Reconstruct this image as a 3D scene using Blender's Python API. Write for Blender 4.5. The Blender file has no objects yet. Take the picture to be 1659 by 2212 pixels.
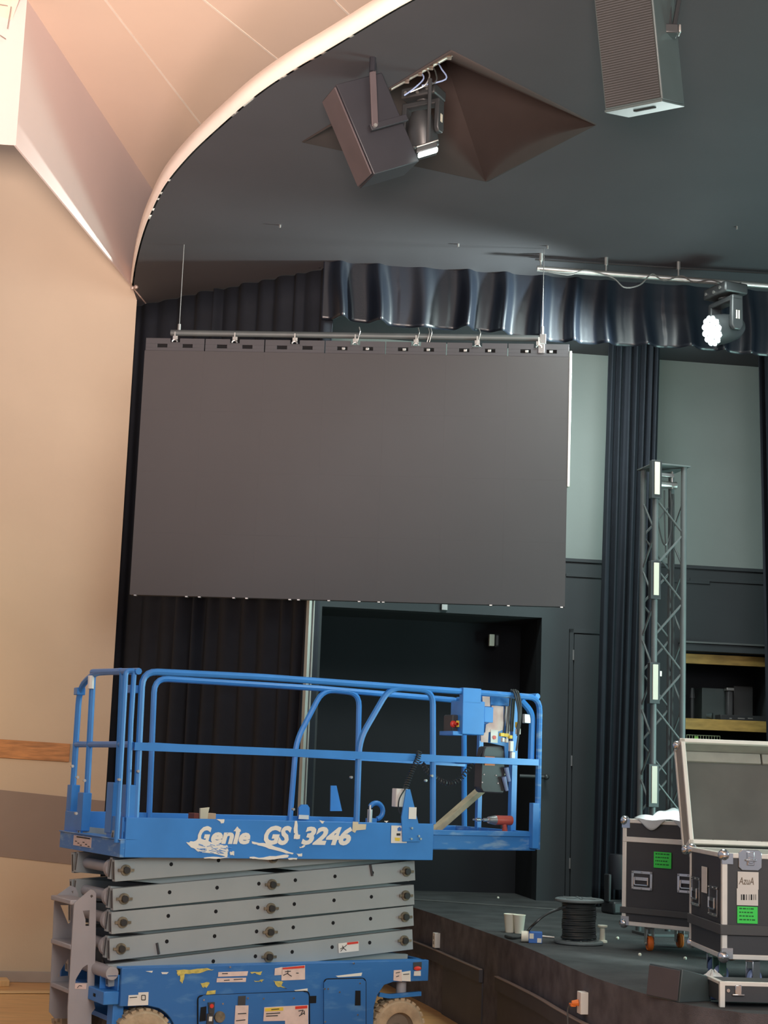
import bpy, math, random
from mathutils import Vector as V, Matrix as M
random.seed(7)
S = bpy.context.scene
COL = S.collection
PI = math.pi
# ------------------------------------------------------------------ camera
F = 3500.0; PITCH = math.atan(574/3500); ROLL = 0.037; EYE = V((0, 0, 1.85))
cd = bpy.data.cameras.new('camera'); cam = bpy.data.objects.new('camera', cd); COL.objects.link(cam)
RM = M.Rotation(PI/2+PITCH, 3, 'X') @ M.Rotation(ROLL, 3, 'Z')
cam.matrix_world = M.Translation(EYE) @ RM.to_4x4()
cd.sensor_fit = 'VERTICAL'; cd.sensor_height = 24; cd.lens = 24*F/2212
cd.clip_end = 200
S.camera = cam

def ray(x, y): return RM @ V(((x-829.5)/F, -(y-1106)/F, -1))
def P(x, y, Y): d = ray(x, y); return EYE + d*(Y/d.y)
def Pz(x, y, z): d = ray(x, y); return EYE + d*((z-EYE.z)/d.z)
class Pln:
    """a vertical plane: s along dir, z up"""
    def __init__(s, p, ang, off=0):
        s.u = V((math.cos(ang), math.sin(ang), 0)); s.n = V((-s.u.y, s.u.x, 0))
        s.o = V((p.x, p.y, 0)) + s.n*off; s.ang = ang
    def hit(s, x, y):
        d = ray(x, y); t = (s.o-EYE).dot(s.n)/d.dot(s.n); q = EYE+d*t-s.o
        return q.dot(s.u), q.z
    def w(s, a, z, n=0): return s.o + s.u*a + s.n*n + V((0, 0, z))
    def W(s, x, y, n=0): a, z = s.hit(x, y); return s.w(a, z, n)
    def mat(s): return M.Translation(s.o) @ M.Rotation(s.ang, 4, 'Z')

# ------------------------------------------------------------------ materials
def mat(name, col, rough=.6, metal=0, var=.06, scale=6, bump=0, bscale=80, emit=None, estr=0, spec=.5, alpha=1, coord='Object', stretch=None, col2=None, thr=None):
    m = bpy.data.materials.new(name); m.use_nodes = True; nt = m.node_tree; N = nt.nodes; Lk = nt.links
    b = N['Principled BSDF']
    b.inputs['Roughness'].default_value = rough; b.inputs['Metallic'].default_value = metal
    b.inputs['Specular IOR Level'].default_value = spec
    tc = N.new('ShaderNodeTexCoord'); src = tc.outputs[coord]
    if stretch:
        mp = N.new('ShaderNodeMapping'); mp.inputs['Scale'].default_value = stretch; Lk.new(src, mp.inputs[0]); src = mp.outputs[0]
    nz = N.new('ShaderNodeTexNoise'); nz.inputs['Scale'].default_value = scale; nz.inputs['Detail'].default_value = 6
    Lk.new(src, nz.inputs['Vector'])
    cr = N.new('ShaderNodeValToRGB')
    c = V(col); lo = [max(0, x*(1-var)) for x in c]; hi = [min(1, x*(1+var)) for x in c]
    if col2: hi = col2
    cr.color_ramp.elements[0].color = (*lo, 1); cr.color_ramp.elements[1].color = (*hi, 1)
    a, z = thr if thr else (.3, .7)
    cr.color_ramp.elements[0].position = a; cr.color_ramp.elements[1].position = z
    Lk.new(nz.outputs['Fac'], cr.inputs['Fac']); Lk.new(cr.outputs['Color'], b.inputs['Base Color'])
    if bump:
        n2 = N.new('ShaderNodeTexNoise'); n2.inputs['Scale'].default_value = bscale; n2.inputs['Detail'].default_value = 4
        Lk.new(src, n2.inputs['Vector'])
        bp = N.new('ShaderNodeBump'); bp.inputs['Strength'].default_value = bump; bp.inputs['Distance'].default_value = .01
        Lk.new(n2.outputs['Fac'], bp.inputs['Height']); Lk.new(bp.outputs['Normal'], b.inputs['Normal'])
    if emit:
        b.inputs['Emission Color'].default_value = (*emit, 1); b.inputs['Emission Strength'].default_value = estr
    if alpha < 1: b.inputs['Alpha'].default_value = alpha
    return m
K = {}
K['cream'] = mat('cream_wall_paint', (.62, .50, .37), .85, var=.03, scale=1.5, bump=.08, bscale=60)
K['cream2'] = mat('pale_drywall_paint', (.68, .55, .51), .85, var=.02, scale=1.0)
K['ceil'] = mat('ceiling_paint', (.74, .58, .46), .9, var=.02, scale=1.2)
K['seam'] = mat('ceiling_seam', (.78, .68, .58), .9)
K['trimcream'] = mat('soffit_trim_paint', (.85, .74, .66), .8, var=.02)
K['taupe'] = mat('taupe_paint', (.30, .235, .20), .85, var=.04, scale=2)
K['wood'] = mat('oak_strip', (.50, .22, .07), .5, var=.35, scale=5, stretch=(1, 1, 9), bump=.1)
K['basegrey'] = mat('grey_baseboard', (.42, .36, .32), .6)
K['floor'] = mat('wood_floor', (.62, .33, .13), .38, var=.16, scale=2.4, stretch=(1, 9, 1))
K['plank'] = mat('maple_plank', (.74, .47, .22), .4, var=.1, scale=6, stretch=(1, 8, 1))
K['black'] = mat('black_ceiling_paint', (.046, .045, .052), .75, var=.07, scale=1.2, bump=.04, bscale=40)
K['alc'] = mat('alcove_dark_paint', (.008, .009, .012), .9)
K['blackd'] = mat('dark_recess_paint', (.036, .026, .024), .9, var=.05)
K['bgrey'] = mat('grey_wall_paint', (.19, .22, .21), .85, var=.05, scale=1.5)
K['bdark'] = mat('charcoal_wall_paint', (.028, .034, .038), .75, var=.08, scale=2)
K['cloth'] = mat('black_velour', (.0085, .011, .017), .8, var=.12, scale=8, bump=.1, bscale=200, spec=.35)
K['val'] = mat('black_satin_cloth', (.0055, .008, .014), .36, var=.12, scale=5, bump=.05, bscale=60, spec=.6)
K['carpet'] = mat('charcoal_carpet', (.070, .074, .074), .95, var=.35, scale=3.2, bump=.9, bscale=260)
K['carpetf'] = mat('worn_carpet_face', (.125, .112, .116), .95, var=.35, scale=7, bump=.9, bscale=240)
K['fascia'] = mat('stage_panel', (.055, .053, .060), .55, var=.15, scale=4)
K['panel'] = mat('led_panel_face', (.051, .045, .046), .62, var=.03, scale=2, bump=.15, bscale=900)
K['panelh'] = mat('screen_header_plate', (.052, .049, .054), .5, var=.05)
K['blue'] = mat('lift_blue_paint', (.045, .235, .62), .38, var=.10, scale=3, bump=.02, bscale=30)
K['blueworn'] = mat('worn_blue_paint', (.04, .22, .58), .45, scale=7, col2=(.28, .45, .60), thr=(.52, .78), stretch=(1, 1, 4))
K['bluescr'] = mat('scratched_blue_chassis', (.035, .17, .46), .45, scale=5, col2=(.10, .26, .50), thr=(.55, .75), stretch=(1, 1, 3))
K['grey'] = mat('grey_arm_paint', (.34, .37, .365), .45, var=.06, scale=2.5)
K['lgrey'] = mat('ladder_grey_paint', (.40, .38, .38), .45, var=.07, scale=4)
K['dgrey'] = mat('dark_grey_plastic', (.05, .05, .052), .5)
K['hole'] = mat('hole_black', (.004, .004, .005), .9)
K['rust'] = mat('dirty_pin_steel', (.22, .18, .12), .55, metal=.4, var=.4, scale=30)
K['pin'] = mat('black_pin', (.03, .028, .025), .4)
K['steel'] = mat('zinc_steel', (.52, .52, .50), .35, metal=.85, var=.1, scale=12)
K['galv'] = mat('galvanised_pole', (.30, .31, .28), .5, metal=.2)
K['wedge'] = mat('dark_wedge_cloth', (.085, .072, .075), .8)
K['alu'] = mat('aluminium_edging', (.84, .81, .72), .38, metal=.1, var=.06, scale=8)
K['chrome'] = mat('chrome', (.70, .70, .70), .18, metal=.9, var=.05)
K['lam'] = mat('black_case_laminate', (.055, .056, .058), .5, var=.08, scale=4, bump=.1, bscale=300)
K['strap'] = mat('dark_rubber_strap', (.085, .085, .082), .6)
K['foam'] = mat('grey_foam', (.36, .34, .29), .95, var=.08, scale=10)
K['foamd'] = mat('case_lining', (.14, .135, .12), .85, var=.15, scale=3)
K['orange'] = mat('orange_urethane', (.85, .20, .03), .45)
K['bluewheel'] = mat('grey_blue_rubber', (.22, .30, .50), .55)
K['greenfork'] = mat('green_caster_fork', (.16, .30, .22), .45, metal=.3)
K['tyre'] = mat('dusty_tan_tyre', (.50, .38, .24), .9, var=.25, scale=12, bump=.3, bscale=40)
K['hub'] = mat('tyre_hub', (.24, .19, .14), .8, var=.2)
K['white'] = mat('white_sticker', (.80, .76, .68), .6, var=.04)
K['ivory'] = mat('ivory_lettering', (.84, .80, .70), .6, var=.03)
K['pink'] = mat('faded_paper', (.78, .60, .52), .7, var=.08, scale=20)
K['yellow'] = mat('yellow_decal', (.85, .60, .06), .5)
K['yellowp'] = mat('yellow_scuff', (.62, .50, .12), .7, var=.3, scale=30)
K['red'] = mat('red_plastic', (.72, .05, .03), .4)
K['tool'] = mat('red_tool_body', (.50, .09, .06), .45)
K['green'] = mat('green_label', (.06, .78, .10), .55)
K['ink'] = mat('black_ink', (.02, .02, .02), .7)
K['inkg'] = mat('dark_green_ink', (.015, .16, .03), .7)
K['tan'] = mat('tan_lumber', (.42, .35, .22), .7, var=.2, scale=12)
K['tape'] = mat('masking_tape', (.68, .60, .42), .7)
K['maroon'] = mat('maroon_card', (.20, .06, .05), .8)
K['card'] = mat('cardboard', (.55, .38, .24), .9)
K['cable'] = mat('black_cable', (.036, .042, .042), .38, var=.1)
K['spool'] = mat('grey_spool_plastic', (.15, .18, .18), .5, var=.15, scale=18)
K['cup'] = mat('paper_cup', (.80, .78, .64), .7, var=.02)
K['spk'] = mat('black_speaker_paint', (.018, .018, .023), .5, var=.08)
K['spk2'] = mat('grey_speaker_shell', (.065, .085, .085), .4, var=.06)
K['grille'] = mat('speaker_grille', (.060, .045, .048), .6, var=.1)
K['truss'] = mat('dark_truss_metal', (.10, .11, .11), .5, metal=.25, var=.1)
K['lwhite'] = mat('white_diffuser', (.58, .53, .43), .5, var=.02)
K['shelf'] = mat('pine_board', (.42, .27, .07), .6, var=.25, scale=3, stretch=(2, 1, 8))
K['glow'] = mat('lit_lens', (1, 1, 1), .4, emit=(.80, 1, .98), estr=14)
K['glowbar'] = mat('lit_bar', (1, 1, 1), .4, emit=(.85, 1, .93), estr=7)
K['poly'] = mat('crumpled_plastic_sheet', (.62, .68, .68), .25, var=.1, scale=9, bump=.5, bscale=14)
K['bag'] = mat('clear_bag', (.66, .66, .62), .3, var=.15, scale=20, bump=.4, bscale=30)
K['lav'] = mat('blue_lavender_plastic', (.28, .32, .75), .5)
K['bluebox'] = mat('blue_box_print', (.04, .16, .50), .5)
K['fixture'] = mat('fixture_black', (.030, .032, .034), .4, var=.1)
K['copper'] = mat('pale_metal_tube', (.55, .42, .36), .4, metal=.4, var=.2, scale=30)
K['net'] = mat('green_mesh', (.30, .36, .22), .8)
K['limeg'] = mat('lime_tag', (.25, .55, .12), .6)

# ------------------------------------------------------------------ mesh builder
class MB:
    def __init__(s): s.v = []; s.f = []; s.m = []; s.mats = []; s.cur = 0
    def use(s, m):
        m = K[m] if isinstance(m, str) else m
        if m not in s.mats: s.mats.append(m)
        s.cur = s.mats.index(m); return s
    def add(s, vs, fs):
        k = len(s.v); s.v += [V(p) for p in vs]
        for f in fs: s.f.append([k+i for i in f]); s.m.append(s.cur)
        return s
    def box(s, a, b, T=None):
        x0, y0, z0 = [min(a[i], b[i]) for i in range(3)]; x1, y1, z1 = [max(a[i], b[i]) for i in range(3)]
        vs = [V(p) for p in ((x0,y0,z0),(x1,y0,z0),(x1,y1,z0),(x0,y1,z0),(x0,y0,z1),(x1,y0,z1),(x1,y1,z1),(x0,y1,z1))]
        if T: vs = [T @ p for p in vs]
        return s.add(vs, [(3,2,1,0),(4,5,6,7),(0,1,5,4),(1,2,6,5),(2,3,7,6),(3,0,4,7)])
    def hexa(s, o, a, b, c):
        o, a, b, c = V(o), V(a), V(b), V(c)
        vs = [o, o+a, o+a+b, o+b, o+c, o+a+c, o+a+b+c, o+b+c]
        fs = [(3,2,1,0),(4,5,6,7),(0,1,5,4),(1,2,6,5),(2,3,7,6),(3,0,4,7)]
        if a.cross(b).dot(c) < 0: fs = [f[::-1] for f in fs]
        return s.add(vs, fs)
    def prism(s, pts, d):
        """pts: 3d polygon, d: extrusion vector"""
        pts = [V(p) for p in pts]; d = V(d); n = len(pts)
        nn = V((0,0,0))
        for i in range(n): nn += pts[i].cross(pts[(i+1) % n])
        if nn.dot(d) < 0: pts = pts[::-1]
        fs = [tuple(range(n))[::-1], tuple(range(n, 2*n))] + [(i, (i+1) % n, n+(i+1) % n, n+i) for i in range(n)]
        return s.add(pts+[p+d for p in pts], fs)
    def tube(s, pts, r, n=8, caps=True, square=False, r2=None):
        pts = [V(p) for p in pts]; k = len(s.v); N = len(pts)
        if square: n = 4
        up = None; rings = []
        for i, p in enumerate(pts):
            a = pts[max(i-1, 0)]; b = pts[min(i+1, N-1)]; t = (b-a)
            if t.length < 1e-9: t = V((0,0,1))
            t.normalize()
            if up is None:
                up = V((0,0,1)) if abs(t.z) < .9 else V((0,1,0))
            up = (up - t*up.dot(t))
            if up.length < 1e-6: up = t.orthogonal()
            up.normalize(); sd = t.cross(up)
            rr = r if r2 is None else r+(r2-r)*i/max(1, N-1)
            ring = []
            for j in range(n):
                an = 2*PI*j/n + (PI/4 if square else 0)
                q = rr*(1.414 if square else 1)
                ring.append(p + up*math.cos(an)*q + sd*math.sin(an)*q)
            rings += ring
        fs = []
        for i in range(N-1):
            for j in range(n):
                a = i*n+j; b = i*n+(j+1) % n
                fs.append((a, a+n, b+n, b))
        if caps: fs += [tuple(range(n)), tuple(range((N-1)*n, N*n))[::-1]]
        return s.add(rings, fs)
    def cyl(s, a, b, r, n=16, r2=None): return s.tube([a, b], r, n, r2=r2)
    def lathe(s, prof, T, n=28):
        k = len(prof); vs = []
        for j in range(n):
            an = 2*PI*j/n
            for (r, z) in prof: vs.append(T @ V((r*math.cos(an), r*math.sin(an), z)))
        fs = []
        for j in range(n):
            for i in range(k-1):
                a = j*k+i; b = ((j+1) % n)*k+i
                fs.append((a, b, b+1, a+1))
        return s.add(vs, fs)
    def ball(s, c, r, n=10):
        return s.lathe([(r*math.sin(PI*i/6)+1e-5, -r*math.cos(PI*i/6)) for i in range(7)], M.Translation(V(c)), n)
    def grid(s, fn, nu, nv):
        vs = [fn(i/nu, j/nv) for j in range(nv+1) for i in range(nu+1)]
        fs = [(j*(nu+1)+i, j*(nu+1)+i+1, (j+1)*(nu+1)+i+1, (j+1)*(nu+1)+i) for j in range(nv) for i in range(nu)]
        return s.add(vs, fs)
    def build(s, name, m=None, parent=None, bevel=0, solid=0, sharp=35, loc=None):
        if m is not None: s.mats = [K[m] if isinstance(m, str) else m]+s.mats[1:] if s.mats else [K[m] if isinstance(m, str) else m]
        me = bpy.data.meshes.new(name)
        off = V(loc) if loc is not None else V((0,0,0))
        me.from_pydata([tuple(p-off) for p in s.v], [], s.f)
        for mm in s.mats: me.materials.append(mm)
        me.polygons.foreach_set('material_index', s.m); me.polygons.foreach_set('use_smooth', [True]*len(me.polygons))
        me.set_sharp_from_angle(angle=math.radians(sharp)); me.update()
        o = bpy.data.objects.new(name, me); COL.objects.link(o); o.location = off
        if parent: o.parent = parent
        if solid:
            q = o.modifiers.new('thickness', 'SOLIDIFY'); q.thickness = solid; q.offset = 0
        if bevel:
            q = o.modifiers.new('bevel', 'BEVEL'); q.width = bevel; q.segments = 2; q.limit_method = 'ANGLE'; q.angle_limit = math.radians(40)
        return o
def lab(o, label, cat=None, group=None):
    o['label'] = label
    if cat: o['category'] = cat
    if group: o['group'] = group
    return o
def empty(name, loc, rz, label, cat, group=None):
    o = bpy.data.objects.new(name, None); COL.objects.link(o); o.location = loc; o.rotation_euler = (0, 0, rz)
    o.empty_display_size = .1
    return lab(o, label, cat, group)
def struct(o): o['kind'] = 'structure'; return o
def arc(c, r, a0, a1, n, ux, uy):
    return [V(c)+V(ux)*r*math.cos(a0+(a1-a0)*i/n)+V(uy)*r*math.sin(a0+(a1-a0)*i/n) for i in range(n+1)]
def rounded(pts, r, n=5):
    """round the interior corners of a polyline"""
    pts = [V(p) for p in pts]; out = [pts[0]]
    for i in range(1, len(pts)-1):
        p = pts[i]; a = (pts[i-1]-p); b = (pts[i+1]-p); rr = min(r, a.length*.45, b.length*.45)
        a = p+a.normalized()*rr; b = p+b.normalized()*rr
        for k in range(n+1):
            t = k/n; out.append(a*(1-t)**2+p*2*t*(1-t)+b*t*t)
    out.append(pts[-1]); return out
def text_mesh(txt, size, T, m, name, parent, shear=0, offset=0, ext=.001, sx=1, spacing=1.0):
    c = bpy.data.curves.new(name, 'FONT'); c.body = txt; c.size = size; c.shear = shear; c.offset = offset; c.extrude = ext; c.space_character = spacing
    c.resolution_u = 3
    t = bpy.data.objects.new(name+'_curve', c); COL.objects.link(t)
    bpy.context.view_layer.update()
    me = bpy.data.meshes.new_from_object(t.evaluated_get(bpy.context.evaluated_depsgraph_get()))
    bpy.data.objects.remove(t); bpy.data.curves.remove(c)
    me.name = name; me.transform(T @ M.Diagonal((sx, 1, 1, 1))); me.materials.clear(); me.materials.append(K[m])
    o = bpy.data.objects.new(name, me); COL.objects.link(o)
    if parent: o.parent = parent
    return o
FRONT = M.Rotation(PI/2, 4, 'X')      # text plane facing -Y

# dense path for smoothness
def dense(path, n=5):
    out = []
    for i in range(len(path)-1):
        p0 = path[max(i-1, 0)]; p1 = path[i]; p2 = path[i+1]; p3 = path[min(i+2, len(path)-1)]
        for k in range(n):
            t = k/n
            out.append(.5*((2*p1)+(p2-p0)*t+(2*p0-5*p1+4*p2-p3)*t*t+(3*p1-p0-3*p2+p3)*t**3))
    out.append(path[-1]); return out

# ================================================================== SETTING
H = 6.15; HS = .75
# floor
fl = MB(); fl.add([(-14, -6, 0), (14, -6, 0), (14, 20, 0), (-14, 20, 0), (-14, -6, -.2), (14, -6, -.2), (14, 20, -.2), (-14, 20, -.2)], [(0,1,2,3),(7,6,5,4),(0,4,5,1),(1,5,6,2),(2,6,7,3),(3,7,4,0)])
struct(fl.build('floor', 'floor'))
# left wall
WL0 = Pz(0, 2121, 0); WL1 = Pz(110, 2119, 0)
WLp = Pln(WL0, math.atan2(WL1.y-WL0.y, WL1.x-WL0.x))
WLp = Pln(WL0, math.radians(10))
sr = WLp.hit(262, 1180)[0]
b = MB().hexa(WLp.w(-7, 0), WLp.u*(7+sr), WLp.n*.25, (0, 0, 7.6)); struct(b.build('wall_left', 'cream'))
b = MB().hexa(WLp.w(-7, 0, -.02), WLp.u*(7+sr), WLp.n*.03, (0, 0, WLp.hit(50, 2098)[1])); struct(b.build('baseboard_left', 'basegrey', bevel=.004))
def wallstrip(name, m, pix, th):
    q = [WLp.W(x, y, .01) for x, y in pix]
    return MB().prism(q, WLp.n*(-th)).build(name, m, bevel=.002)
q0 = WLp.hit(0, 1706); q1 = WLp.hit(160, 1723); sl = (q1[1]-q0[1])/(q1[0]-q0[0]); r0 = WLp.hit(0, 1850); r1 = WLp.hit(160, 1868); sl2 = (r1[1]-r0[1])/(r1[0]-r0[0])
b = MB().prism([WLp.w(-6, q0[1]-sl*(q0[0]+6), .01), WLp.w(sr, q0[1]+sl*(sr-q0[0]), .01), WLp.w(sr, r0[1]+sl2*(sr-r0[0]), .01), WLp.w(-6, r0[1]-sl2*(r0[0]+6), .01)], WLp.n*-.02)
struct(b.build('trim_1', 'taupe'))
struct(wallstrip('trim_2', 'wood', [(-400, 1570), (152, 1607), (149, 1646), (-400, 1612)], .035))
# floor border at the wall foot
q = [Pz(-300, 2141, .004), Pz(150, 2141, .004), Pz(150, 2146, .004), Pz(-300, 2146, .004)]
struct(MB().prism(q, (0, 0, .004)).build('trim_3', 'plank'))
lab(MB().prism([Pz(-80, 2123, .0), Pz(14, 2124, .0), Pz(20, 2131, .0), Pz(-80, 2133, .0)], (0, 0, .05)).build('wood_block', 'plank', bevel=.004), 'short light wood plank lying on the floor at the foot of the cream wall', 'plank')
# audience ceiling, bulkhead face
ZT = 1.85+5.4; ZB = 1.85+4.3
L1a = Pz(34, 314, ZB); L1b = Pz(285, 617, ZB)
d = (L1b-L1a); d.z = 0; d.normalize()
L1c = L1a + d*5.5
n = V((-d.y, d.x, 0))
top = []
NB = 12
b = MB()
b.add([L1a, L1c, L1c+V((0,0,ZT-ZB)), L1a+V((0,0,ZT-ZB)), L1a+n*.015, L1c+n*.015, L1c+n*.015+V((0,0,ZT-ZB)), L1a+n*.015+V((0,0,ZT-ZB))],
      [(0,1,2,3),(7,6,5,4),(0,4,5,1),(3,2,6,7),(1,5,6,2),(0,3,7,4)])
# return face turning away to the left with a rounded corner
vv = []
for i in range(9):
    t = i/8; a = t*1.15
    p = L1a + V((-math.sin(a)*.30*(1) - 0.0, 0, 0)) + V((0, -(1-math.cos(a))*.10, 0)) if i else L1a.copy()
    vv.append(p)
vv.append(vv[-1]+V((-3.5, .15, 0)))
hh = [ZT-ZB]*len(vv)
top = [v+V((0,0,h)) for v, h in zip(vv, hh)]
k = len(vv)
b.add(vv+top, [(i+1, i, k+i, k+i+1) for i in range(k-1)])
struct(b.build('wall_bulkhead', 'cream2', sharp=50))
# sloped main ceiling plane
b = MB()
c0 = L1a+V((0,0,ZT-ZB)); c1 = L1c+V((0,0,ZT-ZB))
b.prism([c0-d*9, c1, c1+V((9, 3, 0)), c0-d*9+V((12, -2, 0))], (0, 0, .1)); struct(b.build('ceiling', 'ceil'))
seams = MB()
for (xa, ya, xb, yb) in ((239, 15, 418, 248), (440, 0, 552, 90), (722, 0, 750, 28)):
    A_ = Pz(xa, ya, ZT); B_ = Pz(xb, yb, ZT); dd = (B_-A_).normalized(); A_ = A_-dd*.6; B_ = B_+dd*.5; w = V((dd.y, -dd.x, 0))*.008
    seams.prism([A_-w, A_+w, B_+w, B_-w], (0, 0, -.004))
struct(seams.build('trim_4', 'seam'))
# tile ceiling left of the corner
b = MB(); q = L1a+V((-.02, 0, ZT-ZB))
z_ = ZT
pp = [Pz(-900, 260, z_-.6), Pz(0, 108, z_-.6)]
b = MB()
tl = [P(62, -60, 10.6), P(20, 60, 10.9), P(0, 110, 11.05), P(-60, 220, 11.1), P(-900, 230, 11.1), P(-900, -400, 10), P(60, -400, 10)]
b.use('ceil').prism(tl, (0, -.0, .04))
struct(b.build('ceiling_side', 'ceil'))
b = MB()
for (xa, ya, xb, yb) in ((-20, 6, 24, 14), (24, 14, 16, 62), (0, 76, 12, 84)):
    b.cyl(P(xa, ya, 10.72), P(xb, yb, 10.8), .004, 6)
struct(b.build('trim_5', 'taupe'))

# black stage ceiling with the arc edge
edge = [(285, 617), (291, 575), (301, 530), (314, 488), (330, 450), (347, 415), (368, 383), (400, 345), (432, 312), (480, 268), (530, 224), (580, 186), (640, 147), (700, 112), (770, 70), (840, 28), (890, 0), (1000, -60), (1140, -130), (1300, -200), (1600, -300)]
E = dense([Pz(x, y, H) for x, y in edge], 4)
# recess outline
hole = [Pz(652, 306, H), Pz(975, 108, H), Pz(1289, 268, H), Pz(1050, 393, H)]
import bmesh
def ngon_hole(name, outer, inner, m):
    bm = bmesh.new()
    vo = [bm.verts.new(p) for p in outer]; vi = [bm.verts.new(p) for p in inner]
    ed = [bm.edges.new((vo[i], vo[(i+1) % len(vo)])) for i in range(len(vo))]+[bm.edges.new((vi[i], vi[(i+1) % len(vi)])) for i in range(len(vi))]
    bmesh.ops.triangle_fill(bm, edges=ed, use_beauty=True)
    bm.normal_update()
    for f in bm.faces:
        if f.normal.z > 0: f.normal_flip()
    me = bpy.data.meshes.new(name); bm.to_mesh(me); bm.free(); me.materials.append(K[m])
    o = bpy.data.objects.new(name, me); COL.objects.link(o); return o
WR = WLp.w(sr, 0)
outer = E + [V((7, E[-1].y, H)), V((7, 17.5, H)), V((E[0].x-1.0, 17.5, H)), V((E[0].x-1.0, WR.y+.27, H)), V((WR.x-.05, WR.y+.27, H)), V((WR.x-.0, WR.y-.03, H))]
struct(ngon_hole('ceiling_stage', outer, hole, 'black'))
b = MB()
k = len(E); hgt = .13
b.add(E+[p+V((0,0,hgt)) for p in E], [(i, i+1, k+i+1, k+i) for i in range(k-1)])
inn = []
for i, p in enumerate(E):
    t = (E[min(i+1, k-1)]-E[max(i-1, 0)]).normalized(); inn.append(p+V((-t.y, t.x, 0))*-.03 if False else p)
o_ = b.build('trim_6', 'trimcream', solid=.03, sharp=60); struct(o_)
# pyramid recess
apex = Pz(962, 128, H+1.0)
b = MB().use('blackd')
b.add(hole+[apex], [(1,0,4),(2,1,4),(3,2,4),(0,3,4)])
struct(b.build('ceiling_recess', 'blackd', solid=.02, sharp=5))

# stage
SEp = [(880, 1956), (940, 1975), (999, 1996), (1081, 2025), (1162, 2057), (1215, 2082), (1272, 2107), (1330, 2127), (1394, 2147), (1469, 2167), (1521, 2176), (1580, 2184), (1659, 2191)]
SE = [Pz(x, y, HS) for x, y in SEp]
SE = [V((WLp.w(sr, 0).x-.3, WLp.w(sr, 0).y+.12, HS)), SE[0]+(SE[0]-SE[2])*1.0+V((0, .0, 0)), SE[0]+(SE[0]-SE[2])*.4] + SE + [SE[-1]+V((1.0, .05, 0)), SE[-1]+V((3.5, 1.0, 0))]
def strip(path, z0, z1, off, name, m, i0=0, i1=None, cap=.03):
    p = path[i0:i1]; b = MB(); outp = []
    for i, a in enumerate(p):
        t = (p[min(i+1, len(p)-1)]-p[max(i-1, 0)]); t.z = 0; t.normalize(); nn = V((t.y, -t.x, 0))
        outp.append((a, nn))
    k = len(p)
    vs = [V((a.x, a.y, z))+nn*o for (o, z) in ((off, z0), (off, z1), (off-cap, z1), (off-cap, z0)) for a, nn in outp]
    fs = []
    for r in range(4):
        for i in range(k-1): fs.append((r*k+i, r*k+i+1, ((r+1) % 4)*k+i+1, ((r+1) % 4)*k+i))
    fs += [(0, k, 2*k, 3*k), (k-1, 4*k-1, 3*k-1, 2*k-1)]
    b.add(vs, fs); return b.build(name, m)
SD = dense(SE)
b = MB().use('carpet'); k = len(SD)
nose = .03
topo = [p.copy() for p in SD]
back = [V((9, SE[-1].y+.3, HS)), V((9, 19, HS)), V((-3.2, 19, HS)), V((-3.2, 15.4, HS))]
poly = topo+back
bm_ = [tuple(range(len(poly)))]
b.add(poly, bm_)
b.use('carpetf')
b.add([V((p.x, p.y, HS)) for p in SD]+[V((p.x, p.y, 0)) for p in SD], [(k+i, k+i+1, i+1, i) for i in range(k-1)])
struct(b.build('floor_stage', sharp=60))
def near(px):  # index along SD nearest pixel x on the edge
    best = min(range(len(SD)), key=lambda i: abs(cam_px(SD[i])[0]-px)); return best
def cam_px(p):
    q = RM.transposed() @ (V(p)-EYE); return 829.5-F*q.x/q.z, 1106+F*q.y/q.z
struct(strip(SD, .385, .475, .035, 'trim_7', 'fascia', near(897), near(1043)+1))
struct(strip(SD, .385, .475, .035, 'trim_8', 'fascia', near(1073), None))
struct(strip(SD, .475, .482, .04, 'trim_9', 'taupe', near(897), near(1043)+1))
struct(strip(SD, .475, .482, .04, 'trim_10', 'taupe', near(1073), None))
struct(strip(SD, .0, .38, .012, 'trim_11', 'fascia', near(960), near(1043)+1))
struct(strip(SD, .0, .38, .012, 'trim_12', 'fascia', near(1073), None))
# thin floor seam on the stage
q = [Pz(895, 1942, HS+.003), Pz(1200, 1963, HS+.003), Pz(1200, 1965, HS+.003), Pz(895, 1944, HS+.003)]
struct(MB().prism(q, (0, 0, .003)).build('trim_13', 'steel'))

# back wall with two openings
BW = Pln(P(1100, 1500, 15.8), math.radians(8))
def sz(x, y): return BW.hit(x, y)
zt_op = sz(930, 1322)[1]; s_l = sz(688, 1500)[0]; s_r = sz(1165, 1600)[0]
z_div = sz(1560, 1226)[1]
sh_l = sz(1468, 1500)[0]; sh_t = sz(1560, 1412)[1]
b = MB().use('bgrey')
def wb(s0, s1, z0, z1, n0=0, n1=.2): b.hexa(BW.w(s0, z0, n0), BW.u*(s1-s0), BW.n*(n1-n0), (0, 0, z1-z0))
wb(-4.5, 5.5, z_div, H)
b.use('bdark')
wb(-4.5, s_l, HS, z_div); wb(s_l, s_r, zt_op, z_div); wb(s_r, sh_l, HS, z_div); wb(sh_l, 5.5, sh_t, z_div)
struct(b.build('wall_back'))
# dark alcove behind the left opening
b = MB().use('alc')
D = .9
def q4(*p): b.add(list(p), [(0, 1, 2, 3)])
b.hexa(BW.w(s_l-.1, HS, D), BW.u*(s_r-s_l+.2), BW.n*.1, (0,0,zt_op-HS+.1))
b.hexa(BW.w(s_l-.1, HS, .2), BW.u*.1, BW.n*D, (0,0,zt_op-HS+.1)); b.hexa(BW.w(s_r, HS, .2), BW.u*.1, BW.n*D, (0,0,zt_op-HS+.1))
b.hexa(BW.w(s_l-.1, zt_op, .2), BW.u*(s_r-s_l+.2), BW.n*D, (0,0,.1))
struct(b.build('wall_alcove'))
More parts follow.
